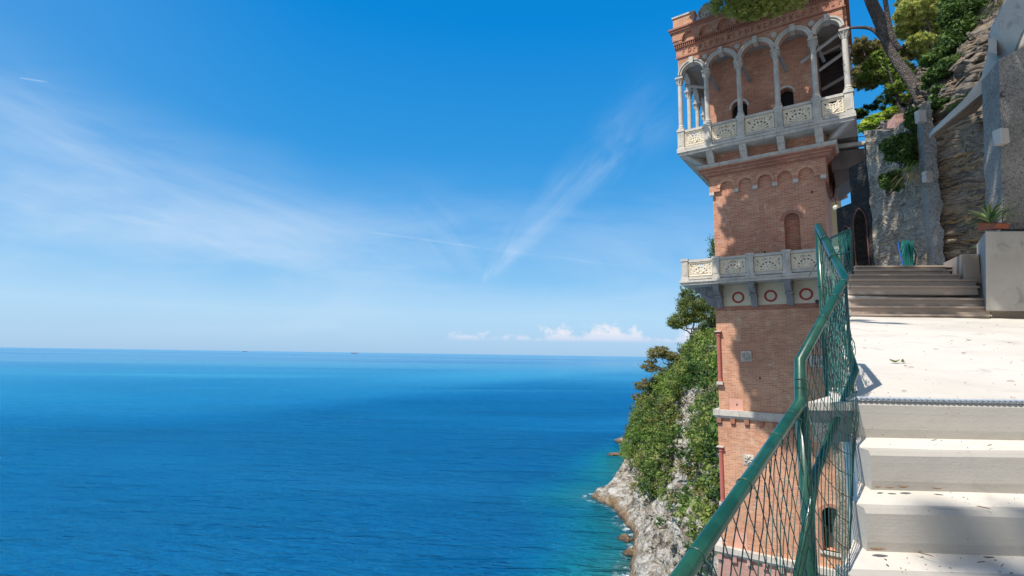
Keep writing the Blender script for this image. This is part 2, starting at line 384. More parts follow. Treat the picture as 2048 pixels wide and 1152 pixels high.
def rubble_f(ca, cb, cc, sx=3.2, sz=9.0, depth=.09, mort=(.33, .31, .28)):
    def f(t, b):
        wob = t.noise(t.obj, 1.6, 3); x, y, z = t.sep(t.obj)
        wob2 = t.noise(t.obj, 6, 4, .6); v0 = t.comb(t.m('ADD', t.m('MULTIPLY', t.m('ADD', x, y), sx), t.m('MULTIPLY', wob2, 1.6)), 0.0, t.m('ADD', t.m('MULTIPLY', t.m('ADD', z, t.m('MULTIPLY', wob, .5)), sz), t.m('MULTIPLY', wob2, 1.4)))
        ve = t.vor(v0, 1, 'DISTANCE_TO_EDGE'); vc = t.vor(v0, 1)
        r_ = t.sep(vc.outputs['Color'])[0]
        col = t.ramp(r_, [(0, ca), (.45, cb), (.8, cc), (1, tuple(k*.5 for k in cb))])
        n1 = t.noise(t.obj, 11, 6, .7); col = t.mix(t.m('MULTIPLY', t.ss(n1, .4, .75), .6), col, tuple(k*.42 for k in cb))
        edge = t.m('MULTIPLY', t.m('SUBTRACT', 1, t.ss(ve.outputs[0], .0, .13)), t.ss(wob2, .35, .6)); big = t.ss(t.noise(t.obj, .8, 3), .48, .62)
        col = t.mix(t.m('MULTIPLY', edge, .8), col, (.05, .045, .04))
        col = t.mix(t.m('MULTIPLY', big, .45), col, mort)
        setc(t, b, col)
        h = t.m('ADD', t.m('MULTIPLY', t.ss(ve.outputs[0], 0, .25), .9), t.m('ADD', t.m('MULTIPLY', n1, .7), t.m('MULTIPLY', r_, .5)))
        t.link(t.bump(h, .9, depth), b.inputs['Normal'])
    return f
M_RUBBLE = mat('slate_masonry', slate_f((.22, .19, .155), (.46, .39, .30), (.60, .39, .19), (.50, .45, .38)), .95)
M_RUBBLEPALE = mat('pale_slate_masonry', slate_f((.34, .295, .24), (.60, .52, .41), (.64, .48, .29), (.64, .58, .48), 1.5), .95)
M_RUBBLESHADE = mat('shaded_rubble_masonry', rubble_f((.018, .018, .018), (.035, .033, .03), (.028, .026, .022), mort=(.05, .048, .045)), .95)  # darkened to carry the shade under the bridge
def rock_f(t, b):
    q = t.map(t.obj, (1, 1, 1.6), (.35, .5, 0)); n1 = t.noise(q, .35, 8, .7, .8); n2 = t.noise(t.map(t.obj, (1, 1, 3), (.6, .4, 0)), 1.4, 6, .7, .5)
    v_ = t.vor(q, .55, 'DISTANCE_TO_EDGE')
    col = t.ramp(n1, [(.36, (.05, .04, .03)), (.44, (.30, .25, .18)), (.52, (.58, .51, .42)), (.62, (.76, .72, .65))])
    col = t.mix(t.m('MULTIPLY', t.ss(n2, .5, .72), .7), col, (.14, .12, .10))
    z = t.sep(t.node('ShaderNodeNewGeometry').outputs['Position'])[2]
    zz = t.m('ADD', z, t.m('MULTIPLY', n1, 2.0))
    col = t.mix(t.m('MULTIPLY', t.m('SUBTRACT', 1, t.ss(zz, 1.8, 3.4)), .8), col, (.30, .17, .065))     # weed and stain at the tide line
    col = t.mix(t.m('SUBTRACT', 1, t.ss(zz, 1.0, 1.9)), col, (.06, .05, .035))
    setc(t, b, col)
    h = t.m('ADD', t.m('ADD', n1, n2), t.m('MULTIPLY', t.ss(v_.outputs[0], 0, .2), .5)); t.link(t.bump(h, 1.0, .9), b.inputs['Normal'])
M_ROCK = mat('coastal_rock', rock_f, .95)
def soil_f(t, b):
    n1 = t.noise(t.obj, 1.5, 6, .7); setc(t, b, t.ramp(n1, [(.35, (.03, .045, .018)), (.5, (.13, .12, .07)), (.65, (.26, .22, .16))])); t.link(t.bump(n1, 1, .3), b.inputs['Normal'])
M_SOIL = mat('hillside_soil', soil_f, .95)
def leaf_mat(name, cols, trans=.35, rough=.55):
    m = bpy.data.materials.new(name); m.use_nodes = True; t = NT(m.node_tree); t.n.clear()
    out = t.node('ShaderNodeOutputMaterial'); a = t.node('ShaderNodeAttribute', attribute_name='v')
    col = t.ramp(a.outputs['Fac'], [(i/(len(cols)-1), c) for i, c in enumerate(cols)])
    b = t.node('ShaderNodeBsdfPrincipled'); b.inputs['Roughness'].default_value = rough; b.inputs['Specular IOR Level'].default_value = .3
    t.link(col, b.inputs['Base Color']); tr = t.node('ShaderNodeBsdfTranslucent'); t.link(col, tr.inputs[0])
    mx = t.node('ShaderNodeMixShader'); mx.inputs[0].default_value = trans
    t.link(b.outputs[0], mx.inputs[1]); t.link(tr.outputs[0], mx.inputs[2]); t.link(mx.outputs[0], out.inputs[0]); return m
L_PINE = leaf_mat('pine_needles', [(.08, .11, .025), (.16, .20, .04), (.26, .30, .08)])
L_PINELIT = leaf_mat('sunlit_pine_needles', [(.24, .30, .06), (.45, .48, .11), (.62, .60, .20)])  # sunlit copy of the needles, light put into the colour
L_PINEOLIVE = leaf_mat('olive_pine_needles', [(.13, .12, .035), (.26, .23, .07), (.38, .34, .13)])
L_DARK = leaf_mat('evergreen_leaves', [(.025, .06, .015), (.065, .13, .025), (.15, .24, .05)])
L_BRIGHT = leaf_mat('bright_leaves', [(.18, .32, .03), (.38, .52, .05), (.58, .62, .09)], .45)
L_SPRING = leaf_mat('spring_leaves', [(.11, .20, .03), (.21, .32, .05), (.34, .42, .09)], .4)
L_MID = leaf_mat('scrub_leaves', [(.10, .15, .03), (.22, .28, .055), (.34, .37, .10)])
L_GRASSY = leaf_mat('grassy_leaves', [(.16, .25, .05), (.26, .36, .08), (.38, .42, .17)])
L_GREY = leaf_mat('grey_brush', [(.20, .19, .12), (.30, .28, .18), (.26, .28, .14)])
L_DRY = leaf_mat('dry_grass', [(.32, .26, .15), (.45, .38, .22), (.30, .30, .14)])
L_YELLOW = leaf_mat('broom_flowers', [(.20, .24, .04), (.65, .50, .02), (.75, .60, .03)])
L_AGAVE = leaf_mat('agave_leaves', [(.06, .15, .07), (.10, .22, .09), (.45, .45, .18)], .1, .4)
def bark_f(t, b):
    v_ = t.vor(t.map(t.obj, (1, 1, .4)), 22, 'DISTANCE_TO_EDGE'); n1 = t.noise(t.obj, 6, 5)
    setc(t, b, t.mix(t.ss(v_.outputs[0], 0, .2), (.05, .04, .035), t.ramp(n1, [(.3, (.12, .095, .08)), (.7, (.27, .23, .205))])))
    t.link(t.bump(t.ss(v_.outputs[0], 0, .3), .9, .04), b.inputs['Normal'])
M_BARK = mat('pine_bark', bark_f, .95)
M_BARKPALE = stone_mat('pale_bark', (.42, .37, .32), (.26, .22, .19), 3, streaks=False)
def paint_f(t, b):
    n1 = t.noise(t.obj, 7, 4, .6); setc(t, b, t.mix(t.ss(n1, .4, .75), (.010, .070, .034), (.014, .10, .052)))
    ch = t.noise(t.obj, 28, 5, .7); ru = t.noise(t.obj, 5, 3)
    setc(t, b, t.mix(t.m('MULTIPLY', t.ss(ch, .66, .70), t.ss(ru, .45, .6)), t.mix(t.ss(n1, .35, .75), (.006, .048, .024), (.014, .09, .048)), (.16, .085, .04)))
    b.inputs['Coat Weight'].default_value = .5; b.inputs['Coat Roughness'].default_value = .12
    t.link(t.bump(t.noise(t.obj, 45, 3), .12, .003), b.inputs['Normal'])
M_GREEN = mat('green_pipe_paint', paint_f, .32)
M_WIRE = mat('green_coated_wire', lambda t, b: setc(t, b, (.012, .055, .04)), .5)
M_NET = mat('teal_netting', lambda t, b: setc(t, b, t.mix(t.noise(t.obj, 20, 3), (.01, .10, .09), (.015, .22, .18))), .6)
M_BLUE = mat('blue_plastic', lambda t, b: setc(t, b, (.01, .12, .42)), .5)
M_IRON = mat('dark_iron', lambda t, b: setc(t, b, (.03, .035, .035)), .6)
M_YELLOWWALL = stone_mat('yellow_plaster', (.62, .48, .26), (.52, .40, .22), 1, streaks=False)
M_DEADLEAF = mat('dead_leaf', lambda t, b: setc(t, b, t.mix(t.noise(t.obj, 30, 3), (.12, .06, .03), (.26, .15, .08))), .8)
M_GREENLEAF = mat('fallen_green_leaf', lambda t, b: setc(t, b, (.16, .20, .05)), .5)

# ---------------------------------------------------------------- foliage
def leafmesh(name, C, size, m, parent=None, aspect=2.0, norm=None, flat=0.0, vary=None, **kw):
    """C (N,3) leaf positions -> one mesh of small four-cornered leaves"""
    N = len(C); C = np.asarray(C, float)
    sz = size*rng.uniform(.6, 1.35, N)[:, None]
    t1 = rng.normal(size=(N, 3)); t1[:, 2] *= (1-flat); t1 /= np.linalg.norm(t1, axis=1)[:, None]+1e-9
    r2 = rng.normal(size=(N, 3)) if norm is None else np.cross(norm, t1)+rng.normal(size=(N, 3))*.5
    t2 = np.cross(t1, r2) if norm is None else r2
    t2 -= t1*np.sum(t1*t2, 1)[:, None]; t2 /= np.linalg.norm(t2, axis=1)[:, None]+1e-9
    a = t1*sz*.5; b = t2*sz*.5/aspect
    V = np.stack([C-a, C-a*.1+b, C+a, C-a*.1-b], 1).reshape(-1, 3)
    me = bpy.data.meshes.new(name); me.vertices.add(4*N); me.vertices.foreach_set('co', V.astype(np.float32).ravel())
    me.loops.add(4*N); me.loops.foreach_set('vertex_index', np.arange(4*N, dtype=np.int32))
    me.polygons.add(N); me.polygons.foreach_set('loop_start', np.arange(0, 4*N, 4, dtype=np.int32)); me.polygons.foreach_set('loop_total', np.full(N, 4, np.int32))
    me.update(); at = me.attributes.new('v', 'FLOAT', 'FACE')
    vv = rng.uniform(0, 1, N) if vary is None else np.clip(vary + rng.uniform(-.25, .25, N), 0, 1)
    at.data.foreach_set('value', vv.astype(np.float32)); return link(name, me, m, parent, **kw)
def clump(c, r, n, shell=.55):
    """leaf points in an uneven ellipsoid: many twig tufts near its surface"""
    c = np.array(c, float); r = np.array(r if hasattr(r, '__len__') else (r, r, r), float)
    k = max(4, n//34); dirs = rng.normal(size=(k, 3)); dirs /= np.linalg.norm(dirs, axis=1)[:, None]
    tc = dirs*(shell+(1-shell)*rng.uniform(0, 1, k)**.6)[:, None]*rng.uniform(.75, 1.15, k)[:, None]
    idx = rng.integers(0, k, n); tone = rng.uniform(.05, .95, k)
    off = rng.normal(size=(n, 3))*.15; p = tc[idx] + off
    nr = tc[idx]*.8 + off*4.0 + np.array([0, 0, .25]); nr /= np.linalg.norm(nr, axis=1)[:, None]+1e-9
    return c + p*r, tone[idx], nr
def crown(name, cl, size, m, parent, **kw):
    P = []; T = []; N_ = []
    for c, r, n in cl:
        a, b, q = clump(c, r, n); P.append(a); T.append(b); N_.append(q)
    return leafmesh(name, np.concatenate(P), size, m, parent, vary=np.concatenate(T), norm=np.concatenate(N_), **kw)
def wiggle(p0, p1, n, amp, r0, r1):
    p0, p1 = Vector(p0), Vector(p1); L = (p1-p0).length; pts = []; rr = []
    for i in range(n+1):
        t = i/n; q = p0.lerp(p1, t)
        if 0 < i < n: q = q + Vector((random.uniform(-1, 1), random.uniform(-1, 1), random.uniform(-1, 1)))*amp*L
        pts.append(q); rr.append(r0*(1-t)+r1*t)
    return pts, rr
def rel(o, p): return Vector(p)-o.location
# ================================================================ SEA
def sea_f(t, b):
    P = t.node('ShaderNodeNewGeometry').outputs['Position']; x, y, z = t.sep(P)
    # distance from the camera side of the bay decides which wave sizes are still resolved
    dist = t.m('SQRT', t.m('ADD', t.m('MULTIPLY', x, x), t.m('MULTIPLY', y, y)))
    q = t.map(P, (1, 1, 1), (0, 0, math.radians(14)))
    # slicks: bands of smoother water
    s1 = t.noise(t.map(P, (.0011, .0042, 1), (0, 0, .10)), 1, 4, .55, .8)
    s2 = t.noise(t.map(P, (.00012, .00085, 1), (0, 0, -.06)), 1, 4, .6, .6)
    far = t.ss(dist, 350, 1500)
    yy = t.m('MAXIMUM', y, 20.0); uu = t.m('DIVIDE', x, yy); vv = t.m('DIVIDE', EYE, yy)      # a broad lane of calm water crossing the bay
    wb = t.noise(t.map(P, (.002, .004, 1)), 1, 4, .6)
    vc = t.m('ADD', t.m('MULTIPLY', t.ss(uu, -.75, .35), -.086), t.m('ADD', .104, t.m('MULTIPLY', t.m('SUBTRACT', wb, .5), .018)))
    hw = t.m('ADD', .006, t.m('MULTIPLY', vc, .27)); lane = t.m('SUBTRACT', 1, t.ss(t.m('DIVIDE', t.m('ABSOLUTE', t.m('SUBTRACT', vv, vc)), hw), .25, 1.7))
    slick = t.m('ADD', t.m('MULTIPLY', t.m('SUBTRACT', 1, far), t.ss(s1, .50, .62)), t.m('MULTIPLY', far, t.ss(s2, .47, .56)))
    slick = t.m('MAXIMUM', t.m('MULTIPLY', slick, .7), t.m('MULTIPLY', lane, .7))
    w1 = t.noise(t.map(q, (.10, .34, 1)), 1, 4, .62, .5)
    w2 = t.noise(t.map(q, (.45, 1.1, 1)), 1, 4, .65, .4)
    w3 = t.noise(t.map(P, (.022, .13, 1), (0, 0, math.radians(-16))), 1, 3, .6, .5)
    h = t.m('ADD', t.m('ADD', t.m('MULTIPLY', w1, 2.2), t.m('MULTIPLY', w2, .85)), t.m('MULTIPLY', w3, 4.2))
    bp = t.node('ShaderNodeBump'); bp.inputs['Distance'].default_value = 1.5
    t.link(t.m('MULTIPLY', t.m('SUBTRACT', 1, t.m('MULTIPLY', slick, .72)), t.m('SUBTRACT', 1, t.m('MULTIPLY', t.ss(dist, 110, 900), .80))), bp.inputs['Strength'])
    t.link(h, bp.inputs['Height']); t.link(bp.outputs[0], b.inputs['Normal'])
    # water colour: deep blue offshore, teal over the shallows by the rocks
    sh = t.node('ShaderNodeAttribute', attribute_name='shore').outputs['Fac']
    n = t.noise(t.map(P, (.03, .03, 1)), 1, 4, .6)
    shn = t.m('ADD', sh, t.m('MULTIPLY', t.m('SUBTRACT', n, .5), .35))
    col = t.ramp(shn, [(0, (.0, .082, .245)), (.30, (.0, .120, .265)), (.62, (.004, .16, .22)), (.86, (.02, .18, .20)), (1, (.06, .12, .09))])
    col = t.mix(t.m('MULTIPLY', t.ss(t.noise(t.map(P, (.004, .012, 1)), 1, 4, .6), .42, .62), .35), col, (.001, .045, .145))
    # foam where swell breaks on rock
    fo = t.noise(t.map(P, (.35, .35, 1)), 1, 5, .7, .6); foam = t.m('MULTIPLY', t.ss(sh, .86, .97), t.ss(fo, .50, .62))
    col = t.mix(foam, col, (.8, .85, .86)); df = t.node('ShaderNodeBsdfDiffuse'); t.link(col, df.inputs[0]); t.link(bp.outputs[0], df.inputs['Normal'])
    gl = t.node('ShaderNodeBsdfGlossy'); t.link(t.mix(t.ss(dist, 120, 2600), (.14, .78, 1.0), (.54, .86, 1.0)), gl.inputs[0]); t.link(bp.outputs[0], gl.inputs['Normal'])  # reflection tint pales with distance, aerial haze put into the colour
    # unresolved ripples spread the reflection; slicks are smoother and mirror the pale horizon
    t.link(t.m('SUBTRACT', t.m('ADD', .09, t.m('MULTIPLY', t.ss(dist, 150, 2500), .10)), t.m('MULTIPLY', slick, t.m('ADD', .04, t.m('MULTIPLY', t.ss(dist, 150, 2500), .10)))), gl.inputs['Roughness'])
    fr = t.node('ShaderNodeFresnel'); fr.inputs[0].default_value = 1.33; t.link(bp.outputs[0], fr.inputs['Normal'])
    ms = t.node('ShaderNodeMixShader'); t.link(t.m('MULTIPLY', fr.outputs[0], t.m('SUBTRACT', 1, t.m('MULTIPLY', foam, .9))), ms.inputs[0])
    t.link(df.outputs[0], ms.inputs[1]); t.link(gl.outputs[0], ms.inputs[2])
    t.link(ms.outputs[0], [n_ for n_ in t.n if n_.type == 'OUTPUT_MATERIAL'][0].inputs[0])
M_SEA = mat('sea_water', sea_f, .15)
# shoreline of the headland (plan), near to far
SHORE = [(-9, -40), (-4, -6), (-1, 3), (5, 12), (9, 22), (12, 30), (16, 42), (18, 52), (19.0, 66), (18.6, 84), (20.5, 92), (24.0, 101), (26.0, 110), (25.0, 118), (27.5, 124),
         (24.5, 131), (20.6, 136.5), (25.5, 143), (33, 148), (35.0, 156), (33.5, 161), (37.5, 168), (40, 178), (44, 190), (60, 215), (110, 240), (260, 300)]
def shore_d(x, y):
    best = 1e9
    for (x0, y0), (x1, y1) in zip(SHORE, SHORE[1:]):
        ex, ey = x1-x0, y1-y0; t_ = max(0, min(1, ((x-x0)*ex+(y-y0)*ey)/(ex*ex+ey*ey)))
        best = min(best, math.hypot(x-x0-ex*t_, y-y0-ey*t_))
    return best
vs = []; fs = []; sv = []
rings = [8+ i*3 for i in range(90)] + [280*1.12**i for i in range(1, 52)]
angs = [math.radians(a) for a in np.arange(-74, 76, 1.5)]
for r_ in rings:
    for a in angs:
        x, y = r_*math.sin(a), r_*math.cos(a); vs.append((x, y, 0)); dd = shore_d(x, y) if r_ < 320 else 1e3
        sv.append(max(0, 1-dd/22) if x > -30 else 0)
na = len(angs)
for i in range(len(rings)-1):
    for j in range(na-1): fs.append((i*na+j, i*na+j+1, (i+1)*na+j+1, (i+1)*na+j))
me = bpy.data.meshes.new('sea'); me.from_pydata(vs, [], fs); me.update()
at = me.attributes.new('shore', 'FLOAT', 'POINT'); at.data.foreach_set('value', sv)
link('sea', me, M_SEA, kind='structure')

# ================================================================ HEADLAND
HZ = [-1, 0, 2.2, 4, 8, 14, 20, 27, 34, 40, 46, 58]
def colX(px, Y, h):                          # world x at which the photo column px crosses depth Y at height h
    lo = (px-1024)/1024*Y; v = (h-EYE)/Y; py = 709-v*1024
    return UP(px, py, Y).x
# station: (Y, {height: photo column})   columns grow to the right as the slope climbs
ST = [
 (30, [1560, 1560, 1570, 1580, 1600, 1640, 1690, 1740, 1800, 1850, 1900, 2000]),
 (48, [1400, 1400, 1405, 1410, 1425, 1450, 1480, 1520, 1560, 1600, 1700, 1900]),
 (66, [1316, 1318, 1324, 1330, 1345, 1375, 1405, 1440, 1470, 1500, 1560, 1700]),
 (84, [1246, 1250, 1262, 1275, 1300, 1345, 1385, 1420, 1445, 1465, 1500, 1600]),
 (98, [1258, 1262, 1275, 1290, 1315, 1350, 1380, 1410, 1436, 1452, 1480, 1560]),
 (110, [1262, 1264, 1275, 1285, 1305, 1335, 1362, 1390, 1412, 1432, 1460, 1540]),
 (119, [1236, 1242, 1262, 1272, 1295, 1325, 1345, 1372, 1395, 1420, 1450, 1520]),
 (128, [1212, 1220, 1240, 1262, 1280, 1310, 1328, 1350, 1385, 1412, 1440, 1510]),
 (136.5, [1176, 1181, 1192, 1236, 1262, 1292, 1314, 1345, 1384, 1408, 1430, 1500]),
 (144, [1196, 1204, 1222, 1238, 1256, 1284, 1308, 1336, 1378, 1404, 1430, 1490]),
 (154, [1248, 1252, 1254, 1256, 1264, 1278, 1296, 1322, 1366, 1400, 1426, 1480]),
 (163, [1230, 1234, 1244, 1250, 1258, 1270, 1286, 1314, 1362, 1396, 1420, 1470]),
 (176, [1250, 1252, 1254, 1256, 1262, 1274, 1292, 1322, 1370, 1402, 1434, 1480]),
 (200, [1262, 1264, 1266, 1268, 1274, 1292, 1316, 1350, 1392, 1424, 1450, 1500]),
 (240, [1300, 1302, 1304, 1306, 1312, 1330, 1350, 1380, 1420, 1460, 1500, 1560]),
]
def hcap(Y, h): return min(h, 30 if Y < 60 else 36+.02*h if Y < 122 else 43+.02*h)
ctrl = [[Vector((colX(c, Y, hcap(Y, h)), Y, hcap(Y, h))) for c, h in zip(cs, HZ)] for Y, cs in ST]
HL = resample(ctrl, 300, 150)
def hdisp(p):
    q = p*.11; n_ = noise.noise_vector(q)*2.0 + noise.noise_vector(q*2.6)*1.1
    r_ = noise.noise(p*.5); n_ += noise.noise_vector(Vector((p.x*.55, p.y*.55, p.z*.35)))*.9 + Vector((1, 0, 0))*abs(r_)*.8
    n_ += noise.noise_vector(p*1.25)*.55; n_ += Vector((1, 0, .4))*abs(noise.noise(Vector((p.x*.9, p.y*.9, p.z*2.2+p.y*.8))))*1.1
    k = min(1, max(.25, p.z/7)); return p + Vector((n_.x, n_.y*.7, n_.z*.7))*k
HLD = [[hdisp(p) for p in r] for r in HL]
grid('headland', HLD, M_ROCK, kind='structure', smooth=False)
A = np.array([[list(p) for p in r] for r in HLD])
def surf_pts(n):
    i = rng.uniform(0, A.shape[0]-1.001, n); j = rng.uniform(0, A.shape[1]-1.001, n); return A[i.astype(int), j.astype(int)]
def photo_px(p):
    """photo column and row of world points (for deciding where the slope is bare)"""
    X, Y, Z = p[:, 0], p[:, 1], p[:, 2]-EYE; w_ = Y*cp+Z*sp; b2 = (-Y*sp+Z*cp)/w_; a2 = X/w_
    return 1024+1024*(a2*cr+b2*sr), 576-1024*(-a2*sr+b2*cr)
# scrub: thousands of low bushes nobody could count
Q = surf_pts(13000); Y_ = Q[:, 1]; H_ = Q[:, 2]
nn = np.array([noise.noise(Vector(p)*.09) for p in Q]); n2 = np.array([noise.noise(Vector(p)*.3+Vector((7, 3, 1))) for p in Q])
qx, qy = photo_px(Q)
line = np.interp(qy, [770, 800, 870, 940, 1000, 1060], [1398, 1386, 1378, 1368, 1352, 1335])      # bare rib of rock down the slope
rib = (np.abs(qx-line) < 20+8*n2) & (qy > 775) & (qy < 1050)
lo_edge = np.interp(qx, [1230, 1262, 1290, 1320, 1345, 1375, 1440], [880, 900, 975, 1005, 985, 1060, 1150])
keep = (qy < lo_edge + n2*34 - 4) & ~rib & (Y_ > 32) & (Y_ < 232) & (nn > -.36)
Q = Q[keep]; n2 = n2[keep]; qx = qx[keep]; qy = qy[keep]; nn = nn[keep]
kinds = [('olive_scrub', L_PINEOLIVE, 'olive brown scrub scattered over the headland'), ('dry_scrub', L_GREY, 'grey dry brush scattered over the headland'), ('dark_scrub', L_DARK, 'dense dark evergreen scrub on the headland slope'), ('green_scrub', L_MID, 'mid green scrub covering the headland cliff'),
         ('grassy_scrub', L_GRASSY, 'pale grassy growth on the lower cliff slopes'), ('bright_scrub', L_SPRING, 'sunlit yellow green bushes on the headland')]
sel = rng.uniform(0, 1, len(Q)) + nn*.5
lowslope = qy > 940
br = np.array([noise.noise(Vector(p)*.13+Vector((20, 5, 9))) for p in Q])
kid = np.where(lowslope & (br > -.05), 4, np.where(br > .22, 5, np.where(sel > .50, 2, 3)))
rr_ = rng.uniform(0, 1, len(Q)); kid = np.where(rr_ < .04, 1, np.where(rr_ < .13, 0, kid))
for k, (nm, m_, lb) in enumerate(kinds):
    q = Q[kid == k]; P = []; T = []; NN = []
    rad = .6+2.6*rng.uniform(0, 1, len(q))**2.2 if k != 4 else rng.uniform(.4, 1.4, len(q))
    for c, r_ in zip(q, rad):
        n_ = int(16+r_*r_*26); a, b_, q_ = clump(c+np.array([-.15*r_, 0, r_*.3]), (r_, r_, r_*.8), n_, .6); b_ = b_*.6+rng.uniform(0, .4); P.append(a); T.append(b_); NN.append(q_)
    leafmesh(nm, np.concatenate(P), .46 if k != 4 else .36, m_, aspect=1.6 if k != 4 else 2.4, vary=np.concatenate(T), norm=np.concatenate(NN), label=lb, cat='scrub', kind='stuff')
# a skirt of small rocks awash at the foot
def boulder(p, r_, seed):
    bm = bmesh.new(); bmesh.ops.create_icosphere(bm, subdivisions=3, radius=1)
    for v in bm.verts:
        n_ = noise.noise(v.co*1.3+Vector((seed, 0, 0))) + .5*noise.noise(v.co*3.1+Vector((0, seed, 0))); v.co = v.co*(1+.42*n_); v.co.x *= r_[0]; v.co.y *= r_[1]; v.co.z *= r_[2]
    me = bpy.data.meshes.new('shore_rock'); bm.to_mesh(me); bm.free(); return me
RK = [((1243, 884), (3.0, 3.5, 1.6), 'long low brown rock awash at the far foot of the headland'),
      ((1229, 910), (2.6, 2.2, .8), 'flat brown rock just off the headland, left of the other awash rocks'),
      ((1250, 1078), (1.5, 1.9, .7), 'orange brown rock jutting into the sea below the cliff'),
      ((1216, 990), (3.2, 2.2, 1.3), 'pale slab of rock along the edge of the rocky point'),
      ((1262, 1108), (1.4, 1.5, .8), 'brown rock washed by foam near the bottom of the photo'),
      ((1280, 1040), (2.3, 2.6, 2.2), 'big grey boulder at the waterline below the cliff')]
for i, ((px, py), r_, lb) in enumerate(RK):
    p = UZ(px, py, 0); me = boulder(p, r_, i*3.7+1); me.name = 'shore_rock'
    o = link('shore_rock', me, M_ROCK, smooth=False, label=lb, cat='rock'); o.location = p
# headland trees ---------------------------------------------------------------
def pine(name, label, base, top_c, limbs, cl, size, leaf, bark, trunk_r=.35, group=None, extra=None):
    o = empty(name, base, 0, label, 'tree', group)
    mb = MB(); pts, rr = wiggle((0, 0, 0), rel(o, top_c), 6, .05, trunk_r, trunk_r*.55); mb.tube(pts, rr, 8)
    mb.build('trunk', bark, o, smooth=True)
    if limbs:
        for a, b, r0 in limbs:
            lb = MB(); pts, rr = wiggle(rel(o, a), rel(o, b), 6, .09, r0, r0*.3); lb.tube(pts, rr, 6)
            for k in (2, 3, 4, 5):
                q = pts[k]; e = q+Vector((random.uniform(-1, 1), random.uniform(-1, 1), random.uniform(.1, 1)))*(Vector(b)-Vector(a)).length*.3
                p2, r2 = wiggle(q, e, 4, .1, r0*.4, r0*.12); lb.tube(p2, r2, 5)
            lb.build('limb', bark, o, smooth=True)
    cc = [(tuple(rel(o, c)), tuple(k*1.12 for k in r_), int(n*2.3)) for c, r_, n in cl]; crown('crown', cc, size*.95, leaf, o, aspect=2.4)
    return o
G = 'pines growing on the headland'
Yt = 128
pine('umbrella_pine', 'tall pine with bare forked limbs standing above the headland scrub, beside the tower', UP(1392, 690, Yt), UP(1388, 655, Yt), 
     [(UP(1390, 672, Yt), UP(1366, 640, Yt), .22), (UP(1388, 660, Yt), UP(1392, 628, Yt+1), .25), (UP(1390, 668, Yt), UP(1410, 632, Yt), .22), (UP(1392, 676, Yt+1), UP(1422, 636, Yt+2), .22), (UP(1384, 668, Yt), UP(1350, 650, Yt-1), .2)],
     [(UP(1360, 640, Yt), (2.6, 2.4, 1.6), 2000), (UP(1350, 648, Yt-1), (1.7, 2, 1.0), 800), (UP(1378, 617, Yt), (2.7, 2.4, 2.2), 2200), (UP(1372, 600, Yt), (1.8, 2, 1.9), 900), (UP(1398, 608, Yt+1), (2.4, 2.6, 2.0), 1400), (UP(1392, 636, Yt), (2.2, 2, 1.2), 1100),
      (UP(1416, 626, Yt+1), (2.6, 2.4, 1.6), 1300), (UP(1366, 582, Yt), (1.0, 1, 1.2), 250), (UP(1386, 586, Yt), (1.5, 1, 1.3), 400), (UP(1424, 600, Yt+1), (2, 2, 2), 700), (UP(1430, 640, Yt+1), (1.6, 2, 1.6), 600)], .40, L_PINE, M_BARKPALE, .30, G)
Yt = 150
pine('umbrella_pine', 'leaning flat-topped pine with pale bare limbs at the outer edge of the headland', UP(1352, 750, Yt), UP(1338, 734, Yt),
     [(UP(1350, 745, Yt), UP(1322, 718, Yt), .2), (UP(1345, 740, Yt), UP(1300, 738, Yt), .2), (UP(1340, 736, Yt), UP(1330, 712, Yt), .15), (UP(1328, 752, Yt), UP(1326, 768, Yt), .14)],
     [(UP(1314, 706, Yt), (2.6, 2.4, 1.4), 1300), (UP(1336, 711, Yt), (2.5, 2.4, 1.2), 1200), (UP(1300, 735, Yt), (2.1, 2.2, 1.2), 900), (UP(1322, 698, Yt), (1.7, 2, .8), 500), (UP(1348, 716, Yt), (1.3, 1.4, .7), 320), (UP(1303, 720, Yt), (1.5, 2, 1.0), 420), (UP(1328, 742, Yt), (1.9, 2, .8), 500)], .42, L_PINEOLIVE, M_BARKPALE, .26, G)
pine('umbrella_pine', 'small olive pine hanging from the cliff edge below the leaning flat-topped pine', UP(1302, 790, 152), UP(1290, 778, 152),
     [(UP(1300, 772, 152), UP(1280, 765, 152), .16), (UP(1296, 780, 152), UP(1278, 790, 152), .14)],
     [(UP(1282, 772, 152), (2.0, 2, 1.1), 800), (UP(1276, 794, 152), (1.6, 1.8, .9), 500), (UP(1300, 762, 152), (2.0, 2, 1.0), 600)], .40, L_PINEOLIVE, M_BARKPALE, .2, G)
pine('umbrella_pine', 'dark pine seen just left of the tower, level with the lower balcony', UP(1436, 620, 112), UP(1436, 520, 112), None,
     [(UP(1432, 512, 112), (1.5, 2, 2.4), 700), (UP(1430, 488, 112), (.7, 1, 1.4), 260), (UP(1440, 500, 112), (2.2, 2, 4), 500), (UP(1440, 560, 112), (2.0, 2, 3), 400)], .4, L_DARK, M_BARKPALE, .3, G)
def bush(name, label, c, rs, n, leaf, size=.36, cat='bush', group=None, aspect=1.6):
    o = empty(name, tuple(c), 0, label, cat, group)
    st_ = MB()
    for k in range(5):
        e = Vector((random.uniform(-.5, .5)*rs[0], random.uniform(-.5, .5)*rs[1], rs[2]*random.uniform(.1, .6))); p_, r_ = wiggle((0, 0, -rs[2]*.8), e, 4, .08, rs[2]*.04, rs[2]*.015); st_.tube(p_, r_, 5)
    st_.build('stem', M_BARKPALE, o)
    cl = [((random.uniform(-.45, .45)*rs[0], random.uniform(-.45, .45)*rs[1], random.uniform(-.3, .45)*rs[2]), tuple(k*random.uniform(.45, .75) for k in rs), n//6) for _ in range(6)]
    crown('foliage', cl, size, leaf, o, aspect=aspect); return o
